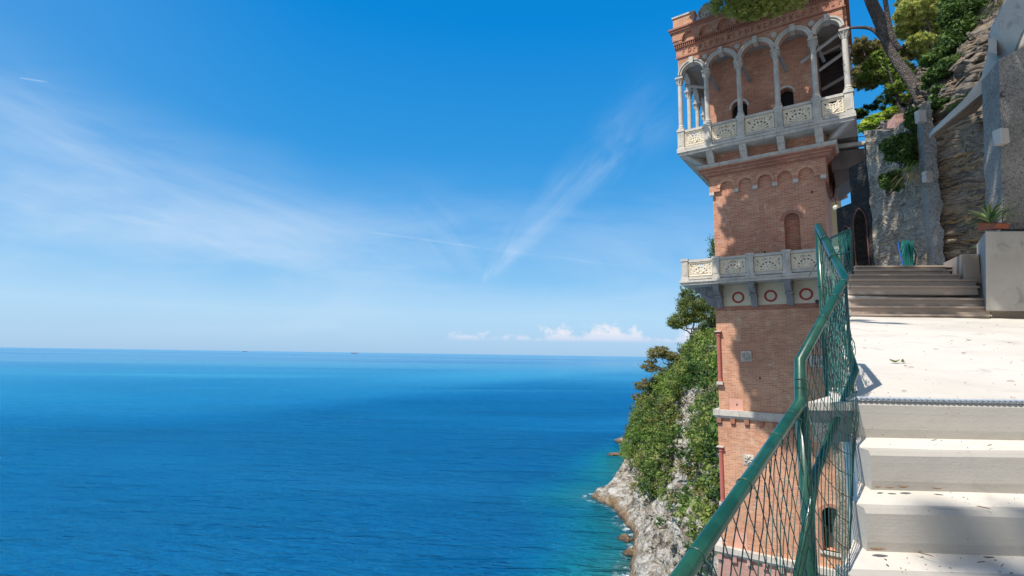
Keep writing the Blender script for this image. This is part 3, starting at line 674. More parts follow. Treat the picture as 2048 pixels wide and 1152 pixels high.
BB = [('holm_oak', 'big round dark evergreen right against the tower, below the tall pine', (1412, 700), 118, (4.6, 4, 4.6), 5200, L_MID, 'tree'),
      ('holm_oak', 'tall bushy evergreen spilling down the headland left of the tower drainpipe', (1398, 745), 122, (5.2, 4, 4.4), 5200, L_MID, 'tree'),
      ('holm_oak', 'rounded bright green tree in the middle of the headland below the leaning pine', (1345, 775), 142, (4.6, 4, 4.4), 4200, L_SPRING, 'tree'),
      ('holm_oak', 'olive green tree on the outer shoulder of the headland', (1292, 815), 148, (4.6, 4, 4.2), 4200, L_MID, 'tree'),
      ('holm_oak', 'dark rounded tree at the outer foot of the headland, above the white rocks', (1275, 868), 150, (3.6, 4, 4.4), 3400, L_DARK, 'tree'),
      ('holm_oak', 'dark green tree in the hollow left of the bare rock rib', (1330, 830), 138, (4.6, 4, 4.2), 3800, L_DARK, 'tree'),
      ('brush_clump', 'grey dry brush in the middle of the headland slope', (1326, 806), 134, (2.2, 2.4, 2.2), 1300, L_GREY, 'bush'),
      ('brush_clump', 'grey brush clump beside the upper drainpipe on the cliff', (1418, 905), 96, (2.6, 2.4, 2.8), 1500, L_GREY, 'bush'),
      ('spreading_shrub', 'large spreading green shrub on the slope beside the tower foot', (1405, 1000), 84, (4.6, 4, 5.2), 6200, L_MID, 'bush'),
      ('spreading_shrub', 'feathery light green shrub above the large spreading one beside the tower', (1402, 950), 92, (3.8, 3.6, 3.4), 3600, L_GRASSY, 'bush'),
      ('broom_bush', 'broom bush with yellow flowers low on the outer cliff', (1298, 924), 140, (1.9, 1.8, 1.5), 900, L_YELLOW, 'bush'),
      ('broom_bush', 'small tuft of yellow broom just left of the larger broom bush', (1280, 908), 144, (1.0, 1.2, 1.1), 360, L_YELLOW, 'bush'),
      ('broom_bush', 'thin yellow broom growing by the rock rib', (1334, 960), 124, (.9, 1.2, 1.4), 260, L_YELLOW, 'bush')]
for nm, lb, (px, py), Y, rs, n, lf, ct in BB: bush(nm, lb, UP(px, py, Y), rs, n, lf, .40 if ct == 'tree' else .32, ct)

# ================================================================ SHIPS
def ship(name, label, px, py, Y, L, cat, sail=False):
    p = UP(px, py, Y); p.z = 0; o = empty(name, p, 0, label, cat)
    if sail:
        h = MB(); h.hexa([(-L/2, -1.2, .2), (L/2, -1.2, .2), (L/2, 1.2, .2), (-L/2, 1.2, .2), (-L*.6, -1.5, 1.6), (L*.6, -1.5, 1.6), (L*.6, 1.5, 1.6), (-L*.6, 1.5, 1.6)]); h.build('hull', M_IRON, o)
        MB().tube([(0, 0, 1.5), (0, 0, L*1.6)], .2, 6).build('mast', M_IRON, o)
        MB().prism([(.3, 2.5), (L*.45, 2.8), (.3, L*1.5)], -.1, .1).build('sail', M_STONEDARK, o); return o
    h = MB(); B = L*.08
    h.prism([(-L*.47, .0), (L*.46, .0), (L*.5, L*.05), (L*.5, L*.065), (L*.42, L*.05), (-L*.4, L*.05), (-L*.5, L*.06)], -B, B); h.build('hull', M_SHIPHULL, o)
    s_ = MB(); s_.box(L*.22, L*.36, -B*.8, B*.8, L*.05, L*.17).box(L*.24, L*.34, -B*.9, B*.9, L*.14, L*.155); s_.build('superstructure', M_SHIPWHITE, o)
    c = MB()
    for k in range(5): c.box(-L*.38+k*L*.115, -L*.30+k*L*.115, -B*.7, B*.7, L*.05, L*(.09+.02*((k*7) % 3)))
    c.build('cargo', M_SHIPCARGO, o); MB().tube([(L*.3, 0, L*.16), (L*.3, 0, L*.23)], L*.012, 6).build('funnel', M_SHIPCARGO, o)
    return o
M_SHIPHULL = stone_mat('ship_hull_paint', (.12, .13, .20), (.09, .10, .16), .05, streaks=False)
M_SHIPWHITE = stone_mat('ship_white_paint', (.60, .50, .48), (.5, .42, .40), .05, streaks=False)
M_SHIPCARGO = stone_mat('ship_cargo_paint', (.28, .16, .18), (.2, .14, .2), .05, streaks=False)
ship('cargo_ship', 'cargo ship on the horizon with dark hull and pale superstructure', 709, 705, 13500, 190, 'ship')
ship('cargo_ship', 'tiny faint ship on the horizon, between the sail and the larger cargo ship', 490, 701, 15500, 150, 'ship')
ship('sailing_boat', 'tiny dark sailing boat far out near the left of the horizon', 210, 698, 5200, 9, 'boat', True)
# ================================================================ TOWER
TA = math.radians(-35.25); TW = (13.83, 22.0); TB = 14.0        # right front corner of the shaft, height of the tower's foot
tower = empty('brick_tower', (TW[0], TW[1], TB), TA, 'tall brick tower with arcaded stone loggia rising from the sea cliff', 'tower')
OZ = (0, 0, EYE-TB)                          # shapes below are written in heights relative to the eye
def T(): return MB(OZ)
def wp(x, y, z):                             # tower-local -> world
    c, s_ = math.cos(TA), math.sin(TA); return Vector((TW[0]+x*c-y*s_, TW[1]+x*s_+y*c, EYE+z))
XL, XR, D_ = -4.74, 0.0, 4.74
def cutarch(x0, x1, z0, zs, y0, y1):
    mb = T(); r = (x1-x0)/2; cx = (x0+x1)/2
    mb.prism([(x0, z0), (x1, z0)]+[(cx+r*math.cos(a), zs+r*math.sin(a)) for a in np.linspace(0, math.pi, 13)], y0, y1); return mb
a_ = T().box(XL, XR, 0, D_, 2.34, 15.2).build('upper_shaft', M_BRICK, tower)
carve(a_, cutarch(-1.66, -1.03, 4.3, 6.30, -.2, .22))
carve(a_, cutarch(-3.70, -2.98, 10.2, 12.25, -.2, 1.6))
carve(a_, cutarch(-1.60, -.98, 10.2, 12.35, -.2, 1.6))
T().box(XL-.06, XR+.04, -.04, D_+.04, -2.45, 2.34).build('middle_shaft', M_BRICKPALE, tower)
b_ = T().box(XL-.14, XR+.08, -.07, D_+.07, -8.55, -2.45).build('lower_shaft', M_BRICKPALE, tower)
carve(b_, cutarch(-.86, -.14, -7.86, -6.45, -.4, 1.3))
T().box(XL-.32, XR+.16, -.16, D_+.2, -22, -8.55).build('tower_base', M_BRICKROSE, tower)
ws_ = T().archring(-.5, .36, .50, -6.45, -.12, -.02).box(-.99, -.86, -.11, -.03, -7.9, -6.45).box(-.14, -.01, -.11, -.03, -7.9, -6.45).build('window', M_BRICKDARK, tower)
T().box(-1.0, 0, -.16, .1, -7.98, -7.86).build('sill', M_STONE, ws_)
wi = T().box(-.82, -.16, .5, .56, -7.86, -7.0).build('boards', M_WOODD, ws_); T().box(-.95, -.05, .75, .8, -7.9, -6.0).build('interior_shade', M_VOID, ws_)  # black sheet stands for the unlit inside of the window
for x0_, x1_ in ((-3.70, -2.98), (-1.60, -.98)): T().box(x0_-.1, x1_+.1, .35, .42, 10.2, 12.8).build('doorway_shade', M_VOID, tower)  # black sheets stand for the shade inside the doorways
# niche with ribbed render and fan head
n_ = T()
for k in range(24): n_.tube([(-1.63+.0, .19, 4.35+k*.082), (-1.345, .215, 4.35+k*.082), (-1.06, .19, 4.35+k*.082)], .018, 5)
for k in range(11):
    q = math.pi*(k+.5)/11; n_.tube([(-1.345-.06*math.cos(q), .16, 6.30+.06*math.sin(q)), (-1.345-.30*math.cos(q), .10, 6.30+.30*math.sin(q))], .016, 4)
n_.build('niche_shell', M_BRICKDARK, tower)
T().archring(-1.345, .315, .46, 6.30, -.015, .1).build('niche_arch', M_BRICKDARK, tower)
# string courses with little corbels
for zt, zb, x0, x1, pr, zc in ((-2.42, -2.80, XL-.30, XR+.24, .24, -3.02), (-8.50, -8.86, XL-.46, XR+.3, .34, -9.08)):
    s_ = T().hexa([(x0+.08, -pr+.08, zb), (x1-.08, -pr+.08, zb), (x1-.08, D_+.3, zb), (x0+.08, D_+.3, zb), (x0, -pr, zb+.12), (x1, -pr, zb+.12), (x1, D_+.3, zb+.12), (x0, D_+.3, zb+.12)])
    sc_ = s_.box(x0, x1, -pr, D_+.3, zb+.12, zt).build('string_course', M_STONE, tower)
    for i in range(9):
        x = x0+.14+i*(x1-x0-.5)/8; k_ = T().box(x, x+.2, -pr+.06, 0, zc, zb)
        k_.box(x+.03, x+.17, -pr+.12, 0, zc-.08, zc).build('corbel', M_BRICKDARK if zt > -5 else M_BRICKROSE, sc_)
# red colonnettes set in the left corner
for z0, z1 in ((-1.12, 1.22), (-6.6, -4.15)):
    x = XL+.02 if z0 > -5 else XL-.06
    T().lathe((x+.02, -.08, 0), [(.11, z0), (.11, z0+.08), (.095, z0+.12), (.09, z1-.22), (.12, z1-.16), (.10, z1-.1), (.14, z1-.04), (.14, z1)], 12).build('colonnette', M_REDSTONE, tower, smooth=False);
    T().box(x-.12, x+.16, -.22, .05, z0-.14, z0).build('foot_block', M_STONE, tower); T().box(x-.14, x+.17, -.24, .05, z1, z1+.05).build('head_block', M_STONE, tower)
# carved reliefs
def relief(x0, x1, z0, z1):
    f = T(); f.box(x0, x1, -.10, 0, z0, z1)
    cx, cz = (x0+x1)/2, (z0+z1)/2; r = (x1-x0)/2
    f.lathe((cx, -.10, cz), [(.001, -.0), (.001, .0)], 4) if False else None
    for k in range(6):
        q = k*1.05; f.tube([(cx+r*.25*math.cos(q), -.115, cz+r*.25*math.sin(q)), (cx+r*.62*math.cos(q+.3), -.135, cz+r*.62*math.sin(q+.3)), (cx+r*.5*math.cos(q+.8), -.12, cz+r*.5*math.sin(q+.8))], .03, 5)
    f.tube([(cx+r*.8*math.cos(a), -.11, cz+r*.8*math.sin(a)) for a in np.linspace(0, 6.28, 15)[:-1]], .022, 5, closed=True)
    f.build('carved_plaque', M_STONE, tower)
relief(-3.74, -3.28, -.16, .32); relief(-3.80, -3.36, -4.80, -4.34); relief(-.95, -.45, -.35, .15)
T().box(-4.32, -3.74, -.052, 0, -2.42, -1.90).build('pink_patch', M_PINK, tower)
T().box(-4.36, -3.80, -.085, 0, -8.5, -7.8).build('pink_patch', M_PINK, tower)
for x, z in ((-4.03, -2.2), (-3.0, -.95), (-4.0, -8.3), (-2.55, 4.86), (-.5, 7.4)): T().box(x, x+.05, -.10 if z < -5 else -.06, 0, z, z+.09).build('putlog_hole', M_VOID, tower)
# cream zone under the lower balcony
T().box(XL+.18, XR+.02, -.065, 0, 2.44, 3.45).build('cream_zone', M_CREAMWALL, tower)
T().box(XL-.09, XR+.07, -.085, 0, 2.24, 2.44).build('red_band', M_BRICKDARK, tower)
for cx in (-3.75, -2.36, -.94): T().archring(cx, .185, .275, 2.84, -.078, -.06, 36, 0, 2*math.pi).build('roundel', M_REDPAINT, tower)
T().box(-.85+.25, -.32, -.16, -.06, 2.42, 2.56).build('wall_lamp', M_IRON, tower)
def console(mb, x, w_, y0, yout, ztop, zbot):
    pr = [(y0, ztop), (yout, ztop), (yout, ztop-.20), (yout+.10, ztop-.32), (yout+.25, ztop-.42), (yout+.45, ztop-.52), (yout+.62, ztop-.72), (yout+.74, zbot+.12), (yout+.82, zbot), (y0, zbot)]
    pr = [(min(y, y0), z) for y, z in pr]
    mb.prism(pr, x-w_/2, x+w_/2, 'x'); mb.box(x-w_/2-.04, x+w_/2+.04, yout-.02, y0, ztop-.10, ztop)
    mb.box(x-w_/2-.03, x+w_/2+.03, yout+.40, y0, ztop-.60, ztop-.52)
for cx in (-4.55, -3.02, -1.56, -.10):
    m_ = T(); console(m_, cx, .26, -.06, -1.0, 3.44, 2.36); m_.build('balcony_console', M_STONEDARK, tower)
# scroll consoles on the left face
for y in (.16, 1.9):
    m_ = T(); pts = [(XL, 3.44), (XL-1.05, 3.44), (XL-1.0, 3.25), (XL-.78, 3.1), (XL-.70, 2.9), (XL-.45, 2.72), (XL-.30, 2.5), (XL, 2.3)]
    m_.prism(pts, y-.13, y+.13); m_.tube([(XL-.32+.2*math.cos(a), y-.14, 3.12+.2*math.sin(a)) for a in np.linspace(0, 5.5, 12)], .035, 5)
    m_.build('balcony_console', M_STONEDARK, tower)
# lower balcony -------------------------------------------------------------
def ornament(mb, x0, x1, z0, z1, y, ax='x'):
    """pierced cream panel: frame, half rings, palmette, corner scrolls"""
    W_, H__ = x1-x0, z1-z0; cx = (x0+x1)/2; P = (lambda x, z: (x, y, z)) if ax == 'x' else (lambda x, z: (y, x, z))
    t_ = .046
    for a, b in (((x0, z0), (x1, z0)), ((x1, z0), (x1, z1)), ((x1, z1), (x0, z1)), ((x0, z1), (x0, z0))): mb.tube([P(*a), P(*b)], t_*1.6, 4)
    R_ = min(W_*.36, H__*.62)
    for rr in (R_, R_*.62): mb.tube([P(cx-rr*math.cos(a), z0+H__*.12+rr*math.sin(a)) for a in np.linspace(0, math.pi, 13)], t_*.9, 5)
    for k in range(7):
        a = math.pi*(k+.5)/7; mb.tube([P(cx, z0+.08*H__), P(cx-R_*.55*math.cos(a), z0+H__*.12+R_*.5*math.sin(a)), P(cx-R_*1.05*math.cos(a), z0+H__*.12+R_*1.0*math.sin(a))], [t_*.6, t_*1.0, t_*.9], 5)
    for k in range(8):
        a = math.pi*k/7; c = (cx-R_*1.22*math.cos(a), z0+H__*.14+R_*1.2*math.sin(a))
        if x0+.05 < c[0] < x1-.05 and c[1] < z1-.03: mb.tube([P(c[0]+.075*math.cos(q), c[1]+.075*math.sin(q)) for q in np.linspace(0, 6.28, 9)[:-1]], t_*.75, 5, closed=True)
    for sx in (-1, 1):
        ex = x0 if sx < 0 else x1
        mb.tube([P(cx+sx*R_*.9, z0+.05), P(ex-sx*.08, z0+H__*.2), P(ex-sx*.16, z0+H__*.5), P(ex-sx*.06, z0+H__*.72)], t_*.9, 5)
        mb.tube([P(ex-sx*.05, z1-.05), P(ex-sx*.22, z1-.14), P(ex-sx*.30, z0+H__*.55), P(ex-sx*.12, z0+H__*.4)], t_*.8, 5)
        mb.tube([P(cx, z0+H__*.1), P(cx+sx*.14, z0+H__*.3), P(cx+sx*.05, z0+H__*.42)], t_*1.2, 5)
        mb.tube([P(cx+sx*R_*.7, z1-.04), P(cx+sx*R_*.8, z0+H__*.5)], t_*.9, 5)
    return mb
def balustrade(y, piers, z0, z1, par, pw=.15, ax='x', skip=()):
    """piers at given positions along x (or along y for side runs), rail z0..z1"""
    bx = (lambda mb, a0, a1, d0, d1, q0, q1: mb.box(a0, a1, y+d0, y+d1, q0, q1)) if ax == 'x' else (lambda mb, a0, a1, d0, d1, q0, q1: mb.box(y+d0, y+d1, a0, a1, q0, q1))
    for p in piers:
        m_ = T(); bx(m_, p-pw, p+pw, -.14, .12, z0, z1); bx(m_, p-pw-.04, p+pw+.04, -.18, .14, z0, z0+.12); bx(m_, p-pw-.03, p+pw+.03, -.17, .13, z1-.07, z1+.05)
        bx(m_, p-pw+.05, p+pw-.05, -.155, -.14, z0+.25, z1-.2); m_.build('pier', M_STONE, par, bevel=.01)
    for a, b in zip(piers, piers[1:]):
        r_ = T(); bx(r_, a+pw, b-pw, -.11, .09, z1-.13, z1-.01); r_.build('handrail', M_STONE, par)
        r_ = T(); bx(r_, a+pw, b-pw, -.11, .09, z0+.05, z0+.17); r_.build('bottom_rail', M_STONE, par)
    for a, b in zip(piers, piers[1:]):
        m_ = T(); ornament(m_, a+pw+.05, b-pw-.05, z0+.22, z1-.18, y-.02, ax)
        m_.build('pierced_panel', M_CREAM, par)
Z0, Z1 = 3.66, 4.68
lb_ = T().box(-6.12, 1.4, -1.12, D_+1.1, 3.44, 3.56).box(-6.18, 1.45, -1.18, D_+1.15, 3.56, Z0).build('balcony', M_STONE, tower)
balustrade(-.95, [-5.92, -4.47, -3.0, -1.52, -.02, 1.2], Z0, Z1, lb_)
balustrade(-5.92, [.55, 2.0, 3.5, 5.0], Z0, Z1, lb_, ax='y')
# blind arcade and corbelled brick under the loggia ----------------------------
m_ = T(); ctr = [-4.06, -3.21, -2.36, -1.52, -.66]
xs_ = [XL-.12, -3.635, -2.785, -1.94, -1.09, XR+.12]
for i, c in enumerate(ctr): m_.archwall(xs_[i], xs_[i+1], c, .30, 8.30, 8.86, -.13, 0, 12, zfoot=8.14)
m_.box(XL-.13, XL, 0, D_+.1, 8.14, 8.86).box(XR, XR+.13, 0, D_+.1, 8.14, 8.86); m_.build('blind_arcade', M_BRICK, tower)
for c in ctr: T().archring(c, .30, .44, 8.30, -.15, -.11, 14).build('arch_voussoirs', M_BRICKPALE, tower)
for x in xs_[1:-1]+[XL-.02, XR+.0]: T().box(x-.11, x+.11, -.16, 0, 7.98, 8.14).build('corbel_block', M_STONE, tower)
for i in range(7):
    o_ = .15+.065*i; z = 8.86+.062*i
    T().box(XL-o_, XR+o_, -o_, D_+o_, z, z+.062-.004*(i % 2)).build('stepped_course', M_BRICKDARK if i % 2 else M_BRICK, tower)
T().hexa([(XL-.52, -.52, 9.29), (XR+.52, -.52, 9.29), (XR+.52, D_+.5, 9.29), (XL-.52, D_+.5, 9.29), (XL-.62, -.62, 9.37), (XR+.62, -.62, 9.37), (XR+.62, D_+.6, 9.37), (XL-.62, D_+.6, 9.37)]).box(XL-.62, XR+.62, -.62, D_+.6, 9.37, 9.44).build('string_course', M_STONE, tower)
T().box(XL-.22, XR+.22, -.22, D_+.2, 9.44, 10.0).build('bracket_zone', M_BRICK, tower)
LX = [-5.92, -4.62, -3.12, -1.52, -.02, 1.16]
for x in LX[1:-1]:
    m_ = T(); m_.prism([(-.22, 9.46), (-.60, 9.46), (-.64, 9.56), (-.78, 9.74), (-.82, 9.76), (-.98, 10.0), (-.22, 10.0)], x-.15, x+.15, 'x')
    m_.box(x-.17, x+.17, -.82, -.22, 9.72, 9.76); m_.build('loggia_bracket', M_STONE, tower)
for sx, x in ((-1, LX[0]), (1, LX[-1])):
    m_ = T(); xi = XL-.2 if sx < 0 else XR+.2
    m_.hexa([(xi, -.2, 9.44), (xi-sx*.16, -.05, 9.44), (xi-sx*.1, .1, 9.44), (xi+sx*.1, -.05, 9.44), (x+sx*.08, -.95, 10.0), (x-sx*.2, -.95, 10.0), (xi, .2, 10.0), (x+sx*.08, -.6, 10.0)])
    m_.build('loggia_bracket', M_STONE, tower)
for y in (1.0, 2.6, 4.2): T().prism([(XL-.2, 9.46), (XL-.6, 9.46), (XL-.66, 9.6), (XL-1.05, 10.0), (XL-.2, 10.0)], y-.15, y+.15).build('loggia_bracket', M_STONE, tower)
lf_ = T().box(-6.05, 1.30, -1.06, D_+1.0, 10.0, 10.13).box(-6.12, 1.37, -1.13, D_+1.05, 10.13, 10.24).build('loggia_floor', M_STONE, tower)
Z0, Z1 = 10.24, 11.30
balustrade(-.95, LX, Z0, Z1, lf_, .16)
balustrade(-5.92, [.62, 2.2, 3.8, 5.3], Z0, Z1, lf_, .14, ax='y')
balustrade(1.18, [.62, 2.2, 3.8, 5.3], Z0, Z1, lf_, .14, ax='y')
def column(x, y, z0=11.35, z1=14.16, r=.115):
    c_ = T(); c_.lathe((x, y, 0), [(r*1.5, z0), (r*1.5, z0+.08), (r*1.2, z0+.12), (r*1.32, z0+.17), (r*1.02, z0+.24), (r*1.0, z0+.9), (r*.94, z1-.42)], 16)
    co = c_.build('column', M_STONE, tower, smooth=False)
    k = T(); k.lathe((x, y, 0), [(r*.94, z1-.42), (r*1.15, z1-.40), (r*1.0, z1-.36), (r*1.15, z1-.22), (r*1.6, z1-.10), (r*1.3, z1-.08)], 12); k.box(x-.19, x+.19, y-.19, y+.19, z1-.09, z1)
    for q in range(8): k.tube([(x+r*1.1*math.cos(q*.785), y+r*1.1*math.sin(q*.785), z1-.33), (x+r*1.6*math.cos(q*.785), y+r*1.6*math.sin(q*.785), z1-.14)], .03, 4)
    k.build('capital', M_STONE, co)
for x in LX: column(x, -.95)
for y in (.62, 2.2, 3.8, 5.3): column(-5.92, y); column(1.16, y)
CP = 14.16
m_ = T()
for a, b in zip(LX, LX[1:]):
    r = (b-a)/2-.14; m_.archwall(a, b, (a+b)/2, r, CP+(.60-r)*.9 if r < .55 else CP, 15.28, -1.06, -.80, 18, zfoot=CP, rz=r if r < .55 else .62)
m_.build('arcade_wall', M_BRICK, tower)
for a, b in zip(LX, LX[1:]):
    r = (b-a)/2-.13; zs = CP+(.60-r)*.9 if r < .55 else CP; rz = 1 if r < .55 else .63/r
    q = T(); q.archring((a+b)/2, r-.01, r+.10, zs, -1.13, -.78, 22, rz=rz); q.archring((a+b)/2, r+.09, r+.165, zs, -1.17, -1.0, 22, rz=rz)
    zt = zs+(r+.05)*rz; q.box((a+b)/2-.10, (a+b)/2+.10, -1.24, -.80, zt-.12, zt+.20); q.build('stone_arch', M_STONE, tower)
for x in LX[1:-1]:
    m_ = T(); m_.archring(x, .0, .125, 14.86, -1.12, -1.06, 14, 0, 2*math.pi); m_.archring(x, .0, .07, 14.86, -1.15, -1.12, 10, 0, 2*math.pi); m_.build('spandrel_boss', M_STONE, tower)
# side arcades
for xx, x0 in ((-6.03, -6.03), (1.03, 1.03)):
    m_ = T(); ys = [-.8, .62, 2.2, 3.8, 5.3]
    for a, b in zip(ys, ys[1:]):
        c = (a+b)/2; r = (b-a)/2-.14; n0 = len(m_.v); t_ = MB((0, 0, 0)); t_.archwall(a, b, c, r, CP, 15.28, 0, .26, 14, rz=.62)
        m_.add([(x0+v.y, v.x, v.z) for v in t_.v], t_.f)
    m_.build('side_arcade', M_STONE if xx < 0 else M_BRICK, tower)
T().box(-5.80, 1.02, -.80, 5.4, 15.0, 15.1).build('loggia_ceiling', M_PLASTER, tower)
# entablature, dentils, small arcade, parapet
XA, XB = -6.06, 1.34
T().box(XA+.03, XB-.1, -1.06, 5.5, 15.28, 15.72).build('frieze', M_BRICK, tower)
T().box(XA-.02, XB-.06, -1.12, -1.06, 15.17, 15.23).build('moulding', M_BRICKDARK, tower)
f_ = T(); x = XA+.35
glyph = 0
while x < XB-.3:                            # raised terracotta letters and scrolls, worn past reading
    k = glyph % 5; glyph += 1
    f_.box(x, x+.035, -1.085, -1.06, 15.36, 15.64)
    if k in (0, 2): f_.box(x+.035, x+.14, -1.083, -1.06, 15.60, 15.64); f_.box(x+.035, x+.12, -1.083, -1.06, 15.48, 15.52)
    if k == 1: f_.tube([(x+.09+.06*math.cos(a), -1.075, 15.5+.11*math.sin(a)) for a in np.linspace(0, 6.28, 9)[:-1]], .018, 4, closed=True)
    if k == 3: f_.tube([(x+.03, -1.075, 15.62), (x+.09, -1.075, 15.38), (x+.15, -1.075, 15.62)], .018, 4)
    if k == 4: f_.box(x+.035, x+.13, -1.083, -1.06, 15.36, 15.40)
    x += .27
f_.build('terracotta_relief', M_BRICKDARK, tower)
T().box(XA-.03, XB-.04, -1.13, 5.55, 15.72, 15.77).box(XA-.06, XB, -1.2, 5.6, 15.90, 15.95).build('moulding', M_BRICKDARK, tower)
d_ = T(); x = XA-.03
while x < XB-.1: d_.box(x, x+.05, -1.17, -1.06, 15.77, 15.90); x += .10
d_.build('dentil_row', M_BRICKDARK, tower)
T().box(XA+.03, XB-.1, -1.06, 5.5, 15.77, 15.90).build('dentil_backing', M_BRICK, tower)
T().box(XA+.03, XB-.06, -1.08, 5.5, 15.95, 16.55).build('parapet_wall', M_BRICK, tower)
m_ = T(); w0 = .86; x = XA+.28
while x+w0 < XB+.1:
    m_.archwall(x, x+w0, x+w0/2, .31, 16.13, 16.55, -1.24, -1.08, 12, zfoot=16.08); m_.box(x-.09, x+.09, -1.21, -1.08, 15.97, 16.08); x += w0
m_.box(XA-.1, XA+.28, -1.24, -.8, 16.08, 16.55).box(XA-.06, XA+.2, -1.2, -.9, 15.98, 16.08); m_.build('small_arcade', M_BRICK, tower)
T().box(XA-.2, XB+.05, -1.32, 5.7, 16.55, 16.66).box(XA-.26, XB+.08, -1.37, 5.75, 16.66, 16.74).build('cornice', M_BRICKDARK, tower)
for x0, x1, y0, y1 in ((XA-.05, XA+1.02, -1.2, -.7), (-2.6, -1.5, -1.2, -.7), (XB-1.2, XB, -1.2, -.7), (XA-.05, XA+.45, .9, 2.0), (XA-.05, XA+.45, 3.6, 4.8)):
    T().box(x0, x1, y0, y1, 16.74, 17.36).build('merlon', M_BRICKPALE, tower); T().box(x0-.05, x1+.05, y0-.05, y1+.05, 17.36, 17.44).build('merlon_cap', M_STONE, tower)
m_ = T(); cx, cz = -4.42, 17.12
m_.archring(cx, 0, .44, cz, -1.15, -1.0, 24, 0, 2*math.pi); m_.tube([(cx+.40*math.cos(a), -1.17, cz+.40*math.sin(a)) for a in np.linspace(0, 6.28, 25)[:-1]], .05, 6, closed=True)
m_.tube([(cx+.25*math.cos(a), -1.17, cz+.25*math.sin(a)) for a in np.linspace(0, 6.28, 21)[:-1]], .035, 6, closed=True)
for k in range(14): a = k*6.283/14; m_.tube([(cx+.47*math.cos(a)+.04*math.cos(q), -1.1, cz+.47*math.sin(a)+.04*math.sin(q)) for q in np.linspace(0, 6.28, 7)[:-1]], .03, 5, closed=True)
for k in range(5): a = k*1.2566+.3; m_.tube([(cx, -1.18, cz), (cx+.17*math.cos(a), -1.2, cz+.17*math.sin(a))], [.05, .06], 5)
m_.box(cx-.55, cx+.55, -1.16, -1.0, 16.74, 16.82); m_.build('round_crest', M_STONE, tower)
T().box(-3.7, XB-.2, -1.1, -.8, 16.74, 17.0).build('low_parapet', M_BRICK, tower)
# loggia doors: white arched heads
for c, zs in ((-3.34, 12.25), (-1.29, 12.35)): T().archring(c, .37 if c < -2 else .32, .47 if c < -2 else .42, zs, -.06, .02, 16).build('door_arch', M_STONE, tower)
# diagonal timber struts from capitals to the wall, beams in the right bay
for x in LX[1:-1]: T().tube([(x+.1, -.84, 14.05), (x+.34, -.02, 13.45)], .075, 4).build('timber_strut', M_STONEDARK, tower)
for (a, b, r) in (((-.55, -.7, 13.35), (1.05, -.65, 14.28), .075), ((.08, .2, 13.2), (1.1, .2, 13.75), .08), ((.08, 1.6, 12.9), (1.1, 1.6, 13.3), .08), ((-5.8, -.5, 13.95), (-4.75, .0, 13.75), .09), ((.08, .9, 14.3), (1.1, .9, 14.55), .08)):
    T().tube([a, b], r, 4).build('timber_beam', M_WOODW, tower)
s_ = T()
for i in range(16): s_.box(.02, 1.03, 2.3+.0*i, 2.36, 11.3+i*.235, 11.3+i*.235+.215)
s_.build('shade_boards', M_WOODD, tower)  # dark boards added to stand for the black interior of the right bay
# ================================================================ STAIRS AND LANDING
def E(p, dz=0): return Vector((p[0], p[1], EYE+p[2]+dz))
def stepedge(x, y, z, w_=4.2, sk=.0): return (x, y, z)
# lower flight: (left x, depth y, height) of each nosing, going down towards the viewer; treads slope a little
NOS = [(1.80, 2.70, -.215), (1.72, 2.52, -.43), (1.56, 2.34, -.645), (1.37, 2.17, -.855), (1.20, 1.99, -1.06), (1.04, 1.80, -1.27), (.88, 1.60, -1.48), (.72, 1.38, -1.69), (.55, 1.1, -1.9)]
RW = 6.5; SK = -.045                           # width to the right, and how the edges come nearer to the right
def right(p): return (p[0]+RW, p[1]+RW*SK, p[2])
def rough_step(mb, A, B, C_, D2):             # tread A(left back) B(right back) C(right front) D2(left front)
    pass
st_ = empty('staircase', (1.2, 2.0, EYE-1.9), 0, 'near flight of pale concrete steps in the right foreground, below the sloping landing', 'stairs')
o3 = -st_.location
for i in range(1, len(NOS)):
    a, b = NOS[i-1], NOS[i]; zr = a[2]-.168; back = (a[0], a[1]+.015, zr)
    m_ = MB(o3)                                # riser
    n = 26; vs = []
    for k in range(n+1):
        t_ = k/n; x = a[0]+RW*t_; y = a[1]+RW*SK*t_
        w1 = .006*noise.noise(Vector((x*1.7, i*3.1, 0))); w2 = .008*noise.noise(Vector((x*1.3, i*5.3, 4)))
        vs += [(x, y+.02+w1, EYE+zr-.05), (x, y+.004+w1, EYE+zr+.03), (x, y+w1*1.2, EYE+a[2]-.02+w2), (x, y+.012+w1, EYE+a[2]+w2), (x, y+.10, EYE+a[2]+.004), (x, y+.10, EYE+zr-.05)]
    fs = []
    for k in range(n):
        for j in range(5): o_ = k*6+j; fs.append((o_, o_+1, o_+7, o_+6))
    fs += [tuple(range(5, -1, -1)), tuple(n*6+j for j in range(6))]
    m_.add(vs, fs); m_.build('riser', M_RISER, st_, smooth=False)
    m_ = MB(o3); vs = []
    for k in range(n+1):
        t_ = k/n; x = a[0]+RW*t_; x2 = b[0]+RW*t_; y0 = a[1]+.10+RW*SK*t_; y1 = b[1]+.06+RW*SK*t_
        w2 = .008*noise.noise(Vector((x*1.3, (i+1)*5.3, 4)))
        vs += [(x, y0, EYE+zr+.006), (x*.3+x2*.7, y0*.3+y1*.7, EYE+zr*.3+b[2]*.7+.002+.5*w2), (x2, y1, EYE+b[2]+.001+w2), (x2, y1, EYE+b[2]-.3), (x, y0, EYE+zr-.3)]
    fs = []
    for k in range(n):
        for j in range(5): o_ = k*5+j; o2_ = k*5+(j+1) % 5; fs.append((o_, o2_, o2_+5, o_+5))
    fs += [(4, 3, 2, 1, 0), tuple(n*5+j for j in range(5))]
    m_.add(vs, fs); m_.build('tread', M_CONC, st_, smooth=False)
